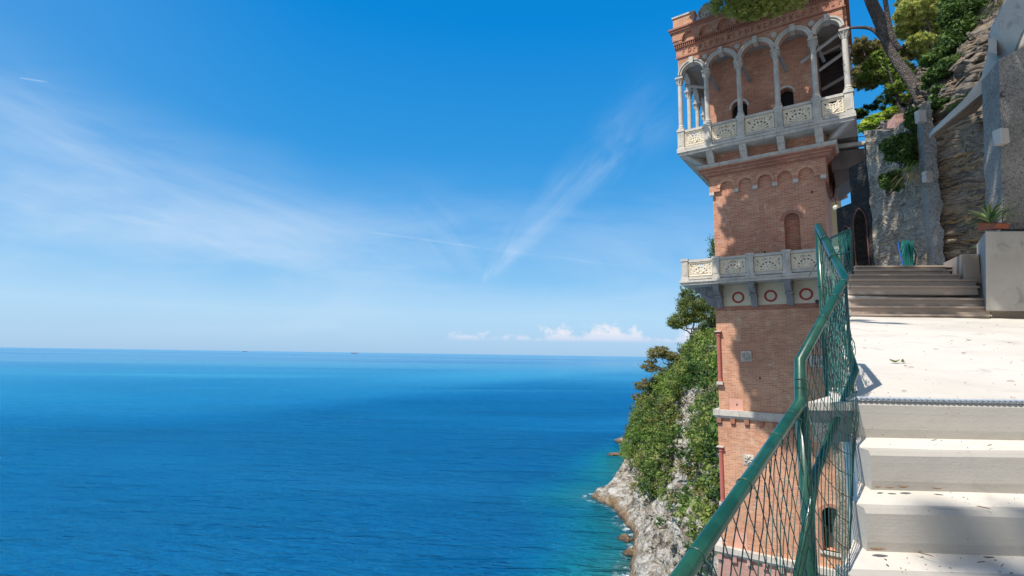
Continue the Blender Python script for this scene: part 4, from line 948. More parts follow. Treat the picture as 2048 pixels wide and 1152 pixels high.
# side wall carrying the flight (faces the sea), follows the left ends of the steps
m_ = MB(o3); ring = [(p[0]+.004, p[1], p[2]-.01) for p in NOS]
vs = []
for i in range(len(NOS)-1, -1, -1):
    p = NOS[i]; x, y = p[0]+.004, p[1]+.025
    if i < len(NOS)-1: vs += [(x, y, EYE+p[2]-.19), (x, y, EYE-5.5)]
    vs += [(x+.001, y+.001, EYE+p[2]-.014), (x+.001, y+.001, EYE-5.5)]
ext = [(2.02, 3.18, -.33), (2.62, 4.14, -.33)]
for x, y, z in ext: vs += [(x, y, EYE+z), (x, y, EYE-5.5)]
n = len(vs)//2; N2 = 2*n; vs += [(v[0]+.06, v[1]+.0, v[2]-.004) for v in vs]
fs = [(2*i, 2*i+1, 2*i+3, 2*i+2) for i in range(n-1)]+[(2*i+N2, 2*i+2+N2, 2*i+3+N2, 2*i+1+N2) for i in range(n-1)]+[(2*i, 2*i+2, 2*i+2+N2, 2*i+N2) for i in range(n-1)]+[(0, N2, N2+1, 1), (2*n-2, 2*n-1, 2*n-1+N2, 2*n-2+N2)]
m_.add(vs, fs); fw = m_.build('side_wall', M_CONC, st_)
# sloping landing
LB = UP(1703, 632, 11.0); LF = E(NOS[0])
def lnd(u, v):                                # u across (0 left), v from front to back
    l = Vector((LF.x, LF.y+.10, LF.z+.004)).lerp(LB, v); l.x -= .10*math.sin(v*math.pi)
    r_ = Vector((LF.x+RW, LF.y+.10+RW*SK, LF.z+.004)).lerp(LB+Vector((6.5, -.25, .0)), v); p = l.lerp(r_, u)
    p.z += .012*noise.noise(Vector((p.x*.9, p.y*.9, 1)))*(1 if v > .01 else 0); return p
P_ = [[lnd(i/40, (j/90)**1.5) for j in range(91)] for i in range(41)]
grid('path', P_, M_CONC, kind='structure', smooth=True)
# slab under the landing whose white lip carries the fence
slab = empty('landing_slab', (1.7, 3.0, EYE-.4), 0, 'concrete slab edge jutting out under the green fence, left of the landing', 'slab')
o4 = -slab.location
p0 = UP(1612, 786, 2.72); p1 = UP(1718, 792, 2.72)
m_ = MB(o4); z1 = p0.z; L2 = UP(1655, 690, 3.9)
# plan outline of the lip, clockwise from the front left
out_ = [(p0.x, p0.y), (1.86, 2.735), (2.75, 4.0), (2.55, 4.2), (2.0, 3.25)]
m_.add([(x, y, EYE-.245-.02) for x, y in out_]+[(x, y, EYE-.215-.01) for x, y in out_], [tuple(range(4, -1, -1)), tuple(range(5, 10))]+[(i, (i+1) % 5, (i+1) % 5+5, i+5) for i in range(5)])
m_.build('slab_edge', M_CONC, slab)
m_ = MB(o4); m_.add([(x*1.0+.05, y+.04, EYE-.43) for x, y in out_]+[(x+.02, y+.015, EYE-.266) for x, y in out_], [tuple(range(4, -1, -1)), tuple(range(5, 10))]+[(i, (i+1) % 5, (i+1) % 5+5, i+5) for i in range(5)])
m_.build('slab_underside', M_STONEDARK, slab)  # dark stone carries the shadow beneath the lip
# upper flight
us = empty('staircase', (8.5, 11.2, EYE+.8), 0, 'far flight of tan concrete steps rising at the back of the sloping landing', 'stairs')
o5 = -us.location
lv = [(626, 10.8, 1979), (610, 10.98, 1979), (594, 11.16, 1979), (570, 11.42, 1955), (557, 11.62, 1952), (547, 11.9, 1919), (538, 12.2, 1900), (530, 12.5, 1890)]
lx = [1700, 1700, 1699, 1697, 1696, 1700, 1706, 1712]
zs_ = []
for i, (py, Y, pr) in enumerate(lv):
    L = UP(lx[i], py+2, Y); R_ = UP(pr, py-3.5, Y-.25); z = L.z; zl = EYE+.74 if i == 0 else zs_[-1]; zs_.append(z)
    if i == 3: zl = zs_[2]+.13
    Yn = lv[i+1][1] if i+1 < len(lv) else 18.0
    m_ = MB(o5); b = .05
    m_.hexa([(L.x, L.y, zl-.02), (R_.x, R_.y, zl-.02), (R_.x, R_.y+.12, zl-.02), (L.x, L.y+.12, zl-.02), (L.x, L.y+.01, z), (R_.x, R_.y+.01, z), (R_.x, R_.y+.12, z), (L.x, L.y+.12, z)])
    m_.build('riser', M_CONCTAN, us, bevel=.012)
    m_ = MB(o5).hexa([(L.x-.015, L.y-.03, z-.034), (R_.x+.015, R_.y-.03, z-.034), (R_.x+.015, R_.y+.05, z-.034), (L.x-.015, L.y+.05, z-.034), (L.x-.015, L.y-.03, z+.003), (R_.x+.015, R_.y-.03, z+.003), (R_.x+.015, R_.y+.05, z+.003), (L.x-.015, L.y+.05, z+.003)]); m_.build('nosing', M_CONCTAN, us)
    m_ = MB(o5); zb = z+(.134 if i == 2 else .012)
    if i+1 < len(lv): m_.hexa([(L.x, L.y+.12, z-.2), (R_.x, R_.y+.12, z-.2), (R_.x, Yn+.1, z-.2), (L.x+.1, Yn+.1, z-.2), (L.x, L.y+.12, z-.002), (R_.x, R_.y+.12, z-.002), (R_.x, Yn+.1, zb), (L.x+.1, Yn+.1, zb)]); m_.build('tread', M_CONC if i == 2 else M_CONCTAN, us)
    m_ = None
m_ = MB(o5); z = zs_[-1]-.003
m_.add([(9.0, 12.62, z), (12.6, 12.3, z), (17, 26, z), (14.0, 27, z), (12.95, 20.5, z)], [(0, 1, 2, 3, 4)]); o = m_.build('upper_landing', M_CONCTAN, us)
# two low steps at the right foot
ls = empty('staircase', (10.3, 10.7, EYE+.75), 0, 'pair of short tan steps at the foot of the grey planter wall', 'stairs'); o6 = -ls.location
for py, Y in ((618, 10.85), (604, 10.87)):
    L = UP(1981, py, Y); MB(o6).box(L.x, L.x+2.2, Y, Y+.4-.0 if py > 610 else Y+.5, L.z-.2, L.z).build('step', M_CONCTAN, ls)
# cheek block beside the upper flight
a0, a1 = UP(1929, 557, 11.45), UP(1954, 560, 11.45); t0 = UP(1929, 508, 11.45)
ck = empty('cheek_wall', a0, 0, 'low concrete cheek block with tan front beside the upper steps', 'wall')
m_ = MB(-ck.location); bk = UP(1888, 545, 13.4); tb = UP(1888, 526, 13.4)
m_.hexa([(a0.x, a0.y, a0.z-.1), (a1.x+.1, a0.y, a0.z-.1), (bk.x+.5, bk.y, bk.z-.1), (bk.x, bk.y, bk.z-.1), (a0.x, a0.y, t0.z), (a1.x+.1, a0.y, t0.z), (bk.x+.5, bk.y, tb.z), (bk.x, bk.y, tb.z)])
m_.build('cheek_block', M_CONCTAN, ck, bevel=.015)

# ================================================================ WALLS ON THE RIGHT
def wall(name, label, plan, z0, ztops, m, thick=.6, amp=.05, cat='wall', res=.14, sc=1.6):
    """plan: [(x,y)...] seen face, ztops: top height at each plan point"""
    o = empty(name, (plan[0][0], plan[0][1], z0), 0, label, cat); P = []
    Ls = [0]
    for a, b in zip(plan, plan[1:]): Ls.append(Ls[-1]+math.hypot(b[0]-a[0], b[1]-a[1]))
    nu = max(6, int(Ls[-1]/res)); zt = max(ztops); nv = max(6, int((zt-z0)/res))
    for i in range(nu+1):
        s_ = Ls[-1]*i/nu; x = np.interp(s_, Ls, [p[0] for p in plan]); y = np.interp(s_, Ls, [p[1] for p in plan]); t_ = np.interp(s_, Ls, ztops)
        P.append([Vector((x, y, z0+(t_-z0)*j/nv)) for j in range(nv+1)])
    vs = []; 
    for r_ in P:
        for p in r_:
            q = p*sc; n_ = noise.noise_vector(q)*.6+noise.noise_vector(q*3)*.4; led = noise.noise(Vector((p.x*.9+p.y*.9, n_.x*.6, (p.z+.35*noise.noise(p*.8))*7)))*.9+noise.noise(Vector((p.x*2.5, p.y*2.5, p.z*16)))*.4
            vs.append(p+Vector((n_.x-led*.7, n_.y-led*.7, n_.z*.4))*amp-o.location)
    fs = [(i*(nv+1)+j, (i+1)*(nv+1)+j, (i+1)*(nv+1)+j+1, i*(nv+1)+j+1) for i in range(nu) for j in range(nv)]
    w_ = obj('masonry', vs, fs, m, o, smooth=False)
    md = w_.modifiers.new('thickness', 'SOLIDIFY'); md.thickness = thick; md.offset = -1
    return o
def xy(px, Y): p = UP(px, 480, Y); return (p.x, p.y)
def zz(px, py, Y): return UP(px, py, Y).z
zf = zs_[-1]-.3
wall('rubble_wall', 'pale rubble wall with a green net roll leaning on it, left of the buttress', [xy(1746, 17.6), xy(1800, 16.4), xy(1856, 15.2)], zf, [zz(1746, 262, 17.6), zz(1800, 262, 16.4), zz(1856, 225, 15.2)], M_RUBBLEPALE, amp=.07)
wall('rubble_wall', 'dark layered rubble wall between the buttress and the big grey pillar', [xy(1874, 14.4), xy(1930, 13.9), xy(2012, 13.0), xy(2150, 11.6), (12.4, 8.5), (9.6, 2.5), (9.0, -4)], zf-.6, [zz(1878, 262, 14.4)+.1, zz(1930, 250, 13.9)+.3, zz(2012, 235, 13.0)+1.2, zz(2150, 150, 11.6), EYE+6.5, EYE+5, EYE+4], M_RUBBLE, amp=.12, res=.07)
# masonry carrying the landing and the upper steps on their seaward side
_pl = [(2.70, 4.16)]+[(lnd(0, v).x+.10, lnd(0, v).y) for v in (.3, .55, .8, .98)]+[(9.22, 12.7), (13.25, 20.5), (14.5, 27)]
_zt = [EYE-.40]+[lnd(0, v).z-.20 for v in (.3, .55, .8, .98)]+[zs_[-1]-.02, zs_[-1]-.02, zs_[-1]-.02]
wall('retaining_wall', 'rubble retaining wall carrying the seaward edge of the landing and upper steps', _pl[::-1], EYE-13, _zt[::-1], M_RUBBLEPALE, thick=.35, amp=.02, res=.3)
_c = [[(-9, -40, -1), (-7, -40, 8), (-5, -40, 18), (0, -40, 30), (10, -40, 33)], [(-6, -20, -1), (-4.5, -20, 8), (-3, -20, 18), (.2, -20, 30), (8, -20, 32)], [(-3.5, -5, -1), (-2.5, -5, 8), (-1.5, -5, 18), (.3, -5, 30), (6, -5, 31)],
      [(-1, 3, -1), (-.2, 3, 8), (.6, 3, 18), (2.3, 3, 29), (8, 3, 30)], [(3, 8, -1), (3.6, 8, 8), (4.2, 8, 17), (5.6, 8, 28.5), (10, 8, 29)], [(6, 12.5, -1), (6.7, 12.5, 8), (7.3, 12.5, 17), (9, 12.5, 27.5), (14, 12.5, 28)],
      [(8, 18, -1), (8.8, 18, 8), (9.8, 18, 17), (12.6, 18, 25.5), (18, 18, 27)], [(9, 24, -1), (9.6, 24, 8), (10.6, 24, 16), (15.5, 24, 22.5), (22, 24, 25)], [(12, 30, -1), (12.6, 30, 8), (13.8, 30, 14), (18, 30, 20), (26, 30, 24)],
      [(15, 38, -1), (15.8, 38, 7), (17.2, 38, 12), (22, 38, 18), (30, 38, 24)], [(18, 50, -1), (19, 50, 6), (21, 50, 9), (27, 50, 16), (36, 50, 24)], [(19.6, 66, -1), (22, 66, 4), (24.5, 66, 7), (31, 66, 14), (40, 66, 22)]]
P_ = resample([[Vector(p) for p in r] for r in _c], 130, 60)
grid('near_cliff', [[hdisp(p)-Vector((0, 0, .6)) for p in r] for r in P_], M_ROCK, kind='structure')
# buttress (leaning grey pillar)
bt = empty('buttress', UP(1880, 530, 14.2), 0, 'slim rough grey buttress leaning between the pale and the dark rubble walls', 'buttress')
m_ = MB(-bt.location); a = UP(1868, 528, 14.3); b = UP(1890, 528, 14.1); c = UP(1840, 205, 14.1); d2 = UP(1862, 198, 14.0)
def quadprism(mb, bl, br, tl, tr, depth, n=30, amp=.035):
    """rough slab: front face between four corners, going back by depth"""
    vs = []; nv = n
    for k in range(nv+1):
        t_ = k/nv; l = Vector(bl).lerp(Vector(tl), t_); r_ = Vector(br).lerp(Vector(tr), t_)
        j = lambda p, s_: p + (noise.noise_vector(p*1.9+Vector((s_, 0, 0)))+noise.noise_vector(p*5+Vector((s_, 0, 0)))*.6)*amp
        vs += [j(l, 0), j(l.lerp(r_, .5), 0), j(r_, 0), j(r_+Vector(depth), 0), j(l+Vector(depth), 0)]
    fs = []
    for k in range(nv):
        for q in range(5): o_ = k*5+q; o2_ = k*5+(q+1) % 5; fs.append((o_, o2_, o2_+5, o_+5))
    fs += [(4, 3, 2, 1, 0), tuple(nv*5+q for q in range(5))]
    mb.add(vs, fs); return mb
quadprism(m_, a, b, c, d2, (.55, .9, 0), 40, .09).build('masonry', M_ROUGHCAST, bt)
for (px, py, s_) in ((1841, 232, .07), (1855, 352, .06)):
    p = UP(px, py, 13.95); MB(-bt.location).box(p.x-s_, p.x+s_+.1, p.y-.02, p.y+.14, p.z-s_*2.6, p.z+s_*2.6).build('projecting_stone', M_CONCG, bt, bevel=.02)
M_DARKRED = stone_mat('dark_red_moulding', (.16, .06, .05), (.06, .04, .04), 5)  # dark red tone for the arch mouldings
# arcade wall behind the gate, its deep shade put into the masonry colour
aw = empty('arcade_wall', UP(1720, 530, 20), 0, 'stone wall with two pointed arches, darkened for the shade under the bridge', 'wall')
A0, A1 = UP(1680, 530, 19.5), UP(1750, 530, 17.8); ang = math.atan2(A1.y-A0.y, A1.x-A0.x); aw.location = A0; aw.rotation_euler = (0, 0, ang); Lw = math.hypot(A1.x-A0.x, A1.y-A0.y)
m_ = MB(); zt = 3.6
def pointed(x0, x1, zs, n=8):
    w_ = x1-x0; pts = []
    for k in range(n+1): a = math.pi/3*k/n; pts.append((x1 - w_*math.cos(a), zs+w_*math.sin(a)))
    return pts + [(x0+x1-p[0], p[1]) for p in pts[::-1][1:]]
ctrs = [(.22, .72, 1.0), (.86, 1.5, 1.35)]
def archpanel(mb, x0, x1, ar, y0, y1, ztop):
    pts = pointed(*ar); xs = [x0]+[p[0] for p in pts]+[x1]; zb = [ar[2]]+[p[1] for p in pts]+[ar[2]]; n = len(xs); vs = []; fs = []
    mb.box(x0, ar[0], y0, y1, -.4, ar[2]); mb.box(ar[1], x1, y0, y1, -.4, ar[2])
    for y in (y0, y1):
        for i in range(n): vs += [(xs[i], y, zb[i]), (xs[i], y, ztop)]
    for i in range(n-1):
        a, b, c, d_ = 2*i, 2*i+2, 2*i+3, 2*i+1; k = 2*n; fs += [(a, b, c, d_), (a+k, d_+k, c+k, b+k), (a, a+k, b+k, b), (d_, c, c+k, d_+k)]
    mb.add(vs, fs)
archpanel(m_, 0, .80, ctrs[0], 0, .5, zt*.62); archpanel(m_, .80, 1.7, ctrs[1], 0, .5, zt); m_.box(1.7, Lw+.5, -.05, .5, -.4, zt+.6)
m_.build('masonry', M_RUBBLESHADE, aw)
for ar in ctrs:
    pts = pointed(*ar); q = MB(); q.tube([(ar[0], -.03, -.3)]+[(x, -.03, z) for x, z in pts]+[(ar[1], -.03, -.3)], .025, 6); q.build('arch_moulding', M_DARKRED, aw)
MB().box(.1, 1.6, .9, 1.0, -.4, 3.2).build('arch_shade', M_VOID, aw)  # black sheet stands for the shade behind the arches
# yellow house glimpsed beyond, brick gable, lamp
yh = empty('yellow_house', UP(1672, 470, 27), 0, 'sliver of yellow house glimpsed between the tower and the dark arches', 'house')
p = UP(1660, 395, 27); q = UP(1690, 520, 27)
MB(-yh.location).box(p.x, q.x, 27, 29, q.z-1, p.z+.2).build('wall', M_YELLOWWALL, yh); MB(-yh.location).box(p.x-.1, q.x+.2, 26.9, 29.1, p.z+.2, p.z+.35).build('roof', M_TERRA, yh)
MB(-yh.location).box(p.x+.35, p.x+.62, 26.95, 27.01, q.z+.9, q.z+2.2).build('window', M_VOID, yh)
bg_ = empty('brick_gable', UP(1680, 372, 25), 0, 'stepped reddish brick gable seen under the bridge beside the tower', 'wall')
a, b, c, d2 = UP(1668, 395, 25), UP(1696, 395, 25), UP(1674, 352, 25), UP(1686, 345, 25)
m_ = MB(-bg_.location); quadprism(m_, a, b, c, d2, (0, .6, 0), 4, .0).build('gable_wall', M_BRICKROSE, bg_)
cs_ = empty('brick_chimney', UP(1709, 340, 24), 0, 'small orange brick pier rising above the dark arches', 'pier')
p = UP(1702, 350, 24); q = UP(1716, 327, 24); m_ = MB(-cs_.location); m_.box(p.x, q.x, 24, 24.4, p.z-.5, q.z).box(p.x-.05, q.x+.05, 23.95, 24.45, q.z, q.z+.07); m_.build('pier_masonry', M_BRICKPALE, cs_)
lp = empty('wall_lantern', UP(1672, 412, 20.5), 0, 'round glass lantern on a bent iron arm beside the tower', 'lantern')
m_ = MB(); m_.tube([(0, 0, .0), (.0, 0, .32), (-.12, 0, .42), (-.3, 0, .40)], .018, 6); m_.build('arm', M_IRON, lp); m_ = MB(); m_.lathe((0, 0, -.2), [(.02, 0), (.10, .04), (.13, .13), (.10, .2), (.03, .24)], 10); m_.build('globe', M_CREAM, lp)
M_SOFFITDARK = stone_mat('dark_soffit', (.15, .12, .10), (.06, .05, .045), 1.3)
# bridge from the loggia to the hillside
br = empty('footbridge', wp(1.3, 1.6, 8.6), TA, 'weathered concrete footbridge joining the tower loggia to the hillside', 'bridge')
m_ = MB(); m_.hexa([(-1.0, -.75, .0), (4.6, .2, -.25), (4.6, 2.6, -.25), (-1.0, 2.4, 0), (-1.0, -.75, .85), (4.6, .2, .75), (4.6, 2.6, .75), (-1.0, 2.4, .85)])
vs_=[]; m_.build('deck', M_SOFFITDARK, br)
MB().hexa([(-1.3, -.9, 1.0), (4.6, .05, .85), (4.6, .35, .85), (-1.3, -.6, 1.0), (-1.3, -.9, 1.16), (4.6, .05, 1.0), (4.6, .35, 1.0), (-1.3, -.6, 1.16)]).build('edge_beam', M_STONE, br)
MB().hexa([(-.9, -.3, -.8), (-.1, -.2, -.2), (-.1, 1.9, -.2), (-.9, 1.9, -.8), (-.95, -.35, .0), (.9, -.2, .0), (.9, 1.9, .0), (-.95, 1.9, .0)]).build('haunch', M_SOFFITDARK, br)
rl = empty('iron_railing', br.location+Vector((0, 0, 1.1)), TA, 'thin dark three-bar iron railing along the footbridge', 'railing')
for k in range(3): MB().tube([(-.9, -.75, .30+.42*k), (4.2, .15, .20+.42*k)], .018, 6).build('bar', M_IRON, rl)
for x in (-.85, 1.6, 4.1): MB().tube([(x, -.75+(x+.9)*.176, -.05), (x, -.75+(x+.9)*.176, 1.18)], .022, 6).build('upright', M_IRON, rl)
# brick pier at the hill end of the bridge
bp_ = empty('brick_pier', UP(1808, 280, 19.5), 0, 'old brick pier where the footbridge railing meets the hillside', 'pier')
m_ = MB(-bp_.location); quadprism(m_, UP(1790, 300, 19.5), UP(1822, 300, 19.5), UP(1790, 228, 19.5), UP(1824, 225, 19.5), (.3, 1, 0), 8, .05).build('masonry', M_BRICKROSE, bp_)
# big pillar at the right edge and planter block
pl = empty('pillar', UP(2020, 452, 11.0), 0, 'tall rough grey pillar at the right edge of the photo', 'pillar')
m_ = MB(-pl.location); quadprism(m_, UP(2006, 458, 11.0), UP(2110, 458, 10.8), UP(1998, 120, 10.7), UP(2110, 60, 10.4), (.45, .9, 0), 16, .03).build('masonry', M_ROUGHCAST, pl)
p = UP(2004, 272, 10.62); MB(-pl.location).box(p.x-.07, p.x+.12, p.y-.05, p.y+.15, p.z-.17, p.z+.17).build('projecting_stone', M_CONCG, pl, bevel=.015)
MB(-pl.location).tube([UP(2008+6*math.cos(a), 188+5*math.sin(a), 10.75) for a in np.linspace(0, 4.5, 8)], .012, 5).build('iron_ring', M_IRON, pl)
# planter block
pb = empty('planter_block', UP(1975, 604, 10.6), 0, 'grey rendered planter block at the right end of the upper steps', 'planter')
m_ = MB(-pb.location); f0 = UP(1971, 612, 10.65); f1 = UP(1971, 462, 10.65); s0 = UP(1952, 462+2, 11.7)
s1 = UP(1953, 570, 11.9); s0 = UP(1951, 471, 11.9)
m_.hexa([(f0.x, f0.y, f0.z-.1), (f0.x+3, f0.y-.2, f0.z-.1), (f0.x+3, s1.y, f0.z-.1), (s1.x, s1.y, f0.z-.1), (f1.x, f1.y, f1.z), (f1.x+3, f1.y-.2, f1.z), (f1.x+3, s0.y, f1.z), (s0.x, s0.y, f1.z)])
m_.build('block', M_CONCG, pb, bevel=.02)
# sloping concrete parapet/stringer climbing to the right
sp_ = empty('sloping_parapet', UP(1920, 240, 12.6), 0, 'sloping concrete parapet beam climbing across the wall towards the right edge', 'parapet')
m_ = MB(-sp_.location)
low = [(1866, 268, 13.3), (1944, 202, 12.2), (2050, 62, 10.0), (2120, -40, 8.8)]
hi = [(1868, 262, 13.3), (1930, 203, 12.3), (1990, 118, 11.0), (2120, -130, 8.8)]
low = [(1866, 268, 13.3), (1936, 210, 12.3), (1990, 165, 11.7), (2022, 131, 11.1), (2050, 62, 10.4), (2120, -40, 9.2)]
hi = [(1866, 258, 13.3), (1928, 199, 12.3), (1972, 143, 11.7), (1984, 100, 11.3), (1992, 40, 10.7), (2060, -90, 9.2)]
n = len(low); F_ = [UP(*p) for p in low]; H_2 = [UP(*p) for p in hi]; dpt = Vector((.35, .75, 0))
vs = []
for l, h_ in zip(F_, H_2): vs += [l, h_, h_+dpt*.35, l+dpt*.4]
fs = []
for i in range(n-1):
    for q in range(4): fs.append((4*i+q, 4*i+(q+1) % 4, 4*i+4+(q+1) % 4, 4*i+4+q))
fs += [(3, 2, 1, 0), tuple(4*(n-1)+q for q in range(4))]
m_.add(vs, fs).build('stringer', M_CONCG, sp_)
m_ = MB(-sp_.location); vs = []
for i, l in enumerate(F_): e_ = Vector((.50, .95, 0))*(.15+min(i, 3)*.72); vs += [l+Vector((.02, .12, .0)), l+Vector((.02, .12, -.05)), l+e_+Vector((0, 0, -.06)), l+e_]
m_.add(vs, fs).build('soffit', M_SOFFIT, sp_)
# upper garden wall behind the parapet, box on a post
gw = empty('garden_wall', UP(2010, 60, 10.2), 0, 'grey garden wall in the top right corner above the sloping parapet', 'wall')
m_ = MB(-gw.location); quadprism(m_, UP(1985, 150, 11.8), UP(2110, 60, 10.4), UP(2006, 24, 11.8), UP(2110, -60, 10.4), (.2, .5, 0), 10, .02).build('render', M_CONCG, gw)
quadprism(MB(-gw.location), UP(1976, 70, 11.6), UP(2004, 92, 11.5), UP(2004, 24, 11.6), UP(2012, 34, 11.5), (.3, .3, 0), 5, .01).build('wall_end', M_ROUGHCAST, gw)
mbx = empty('meter_box', UP(1985, 92, 11.0), 0, 'small grey concrete box mounted beside the garden wall', 'box')
m_ = MB(-mbx.location); quadprism(m_, UP(1978, 104, 11.1), UP(1994, 108, 11.0), UP(1976, 78, 11.1), UP(1993, 70, 11.0), (.25, .25, 0), 3, 0).build('box_body', M_CONCG, mbx)

# ================================================================ HILLSIDE BEHIND THE WALLS
cn_ = [[UP(1735, 330, 30), UP(1745, 290, 31), UP(1750, 262, 34), UP(1760, 250, 40)],
       [UP(1812, 320, 20), UP(1818, 280, 20.5), UP(1815, 236, 24), UP(1815, 225, 34)],
       [UP(1850, 300, 16.5), UP(1848, 240, 16.6), UP(1846, 170, 18), UP(1850, 120, 24)],
       [UP(1880, 280, 14.6), UP(1880, 228, 14.8), UP(1886, 170, 16.5), UP(1892, 110, 21)],
       [UP(1940, 230, 13.7), UP(1945, 180, 13.8), UP(1955, 90, 15), UP(1965, 10, 19)],
       [UP(2010, 170, 12.8), UP(2020, 120, 12.9), UP(2035, 40, 14), UP(2050, -80, 17)],
       [UP(2170, 60, 11.6), UP(2180, 0, 11.7), UP(2190, -100, 13), UP(2210, -260, 16)]]
grid('hillside', resample(cn_, 160, 80), mat('hillside_rock', slate_f((.10, .09, .08), (.22, .19, .155), (.32, .22, .13), (.20, .18, .15), .6), .95), amp=.8, sc=1.2, kind='structure')
# ================================================================ TREES AND PLANTS ON THE RIGHT
def bezier(pts, n):
    P = [Vector(p) for p in pts]; out = []
    for s_ in range(len(P)-1):
        a, b = P[s_], P[s_+1]; p0 = P[s_-1] if s_ else a; p3 = P[s_+2] if s_+2 < len(P) else b
        for k in range(n):
            t_ = k/n; out.append(.5*((2*a)+(b-p0)*t_+(2*p0-5*a+4*b-p3)*t_*t_+(3*a-p0-3*b+p3)*t_**3))
    out.append(P[-1]); return out
def tufts(c, r, n):
    """pine-needle tufts: little bottle brushes along twigs inside an ellipsoid"""
    k = max(3, n//42); d_ = rng.normal(size=(k, 3)); d_ /= np.linalg.norm(d_, axis=1)[:, None]
    tc = d_*rng.uniform(.25, 1, k)[:, None]**.5; idx = rng.integers(0, k, n); along = rng.uniform(-.14, .14, n)[:, None]
    p = tc[idx]+d_[idx]*along+rng.normal(size=(n, 3))*.065
    nr = d_[idx]*.9+rng.normal(size=(n, 3))*.3+np.array([0, 0, .5]); nr /= np.linalg.norm(nr, axis=1)[:, None]
    return np.array(c)+p*np.array(r), rng.uniform(.05, .95, k)[idx], nr
def crown_p(name, cl, size, m, parent, aspect=7):
    P = []; T_ = []; N_ = []
    for c, r, n in cl: a, b, q = tufts(c, r, n); P.append(a); T_.append(b); N_.append(q)
    return leafmesh(name, np.concatenate(P), size, m, parent, aspect=aspect, vary=np.concatenate(T_), norm=np.concatenate(N_))
# the big leaning pine ------------------------------------------------------
bpn = empty('umbrella_pine', UP(1868, 215, 19), 0, 'big leaning pine with scaly grey trunk, its bough hanging over the tower top', 'tree')
R_ = -bpn.location
tr = bezier([UP(1858, 235, 18.5), UP(1826, 168, 19), UP(1788, 114, 19.5), UP(1770, 80, 19.6), UP(1758, 38, 19.5), UP(1742, 2, 19.2), UP(1722, -60, 18.6), (9.6, 17.6, EYE+14.6)], 5)
m_ = MB(R_); m_.tube(tr, list(np.interp(range(len(tr)), [0, 6, 10, 15, 20, 25, 35], [.20, .20, .17, .15, .23, .21, .17])), 12); m_.build('trunk', M_BARK, bpn, smooth=True)
limbs = [([UP(1775, 92, 19.6), UP(1758, 70, 19.8), UP(1740, 57, 20), UP(1710, 55, 20.3), UP(1690, 58, 20.8)], .10, .045),
         ([UP(1800, 100, 20.2), UP(1785, 76, 20.2), UP(1775, 30, 20.2), UP(1766, -30, 19.8)], .12, .08),
         ([UP(1760, 30, 19.4), UP(1738, 8, 19.2), UP(1728, 0, 19.2)], .07, .03),
         ([(9.6, 17.6, EYE+14.6), (9.4, 18.6, EYE+14.9), UP(1500, -6, 20.4)], .1, .03),
         ([(9.6, 17.6, EYE+14.6), (6.5, 14, EYE+15), (4.0, 10.5, EYE+15)], .16, .05),
         ([(9.6, 17.6, EYE+14.6), (5.5, 17, EYE+15.2), (3.0, 15.5, EYE+15)], .14, .05),
         ([(9.6, 17.6, EYE+14.6), (9.5, 12, EYE+15.3), (8, 7.5, EYE+15)], .15, .05)]
for p_, r0, r1 in limbs:
    q = bezier(p_, 5); m_ = MB(R_); m_.tube(q, [r0+(r1-r0)*i/(len(q)-1) for i in range(len(q))], 8); m_.build('limb', M_BARK, bpn, smooth=True)
cl = []
def addc(p, r, n): cl.append((tuple(Vector(p)+R_), r, n))
# bough seen in front of the tower top
for px, py, Y, r, n in ((1475, 16, 20.3, (.5, .5, .35), 1500), (1495, 22, 20.3, (.45, .45, .35), 1300), (1540, 18, 20.2, (.5, .5, .4), 1500), (1446, 4, 20.6, (.75, .7, .42), 2600), (1478, 10, 20.4, (.7, .7, .5), 2800), (1508, 16, 20.5, (.6, .6, .5), 2400), (1532, 8, 20.3, (.7, .7, .5), 2600), (1560, 2, 20.2, (.6, .6, .42), 1900),
                        (1450, -14, 20.6, (.6, .7, .4), 1200), (1500, -14, 20.4, (1.4, .9, .4), 2400), (1590, -16, 20, (1.0, .8, .35), 1200), (1474, 26, 20.4, (.30, .35, .24), 600), (1515, 28, 20.5, (.36, .35, .24), 700), (1590, 4, 20.2, (.5, .5, .35), 1100), (1560, 16, 20.2, (.4, .4, .3), 900)): addc(UP(px, py, Y), r, n)
bough = crown_p('hanging_bough', cl, .14, L_PINELIT, bpn, aspect=5); cl = []
# twigs inside the bough
m_ = MB(R_)
for px, py in ((1446, 8), (1470, 14), (1490, 20), (1512, 22), (1535, 10), (1560, 4)):
    a = UP(px+28, -38, 19.6); b = UP(px, py, 20.4); q, rr = wiggle(a+R_*0, b, 5, .05, .035, .012); m_.tube(q, rr, 5)
m_.build('bough_twigs', M_BARK, bpn)
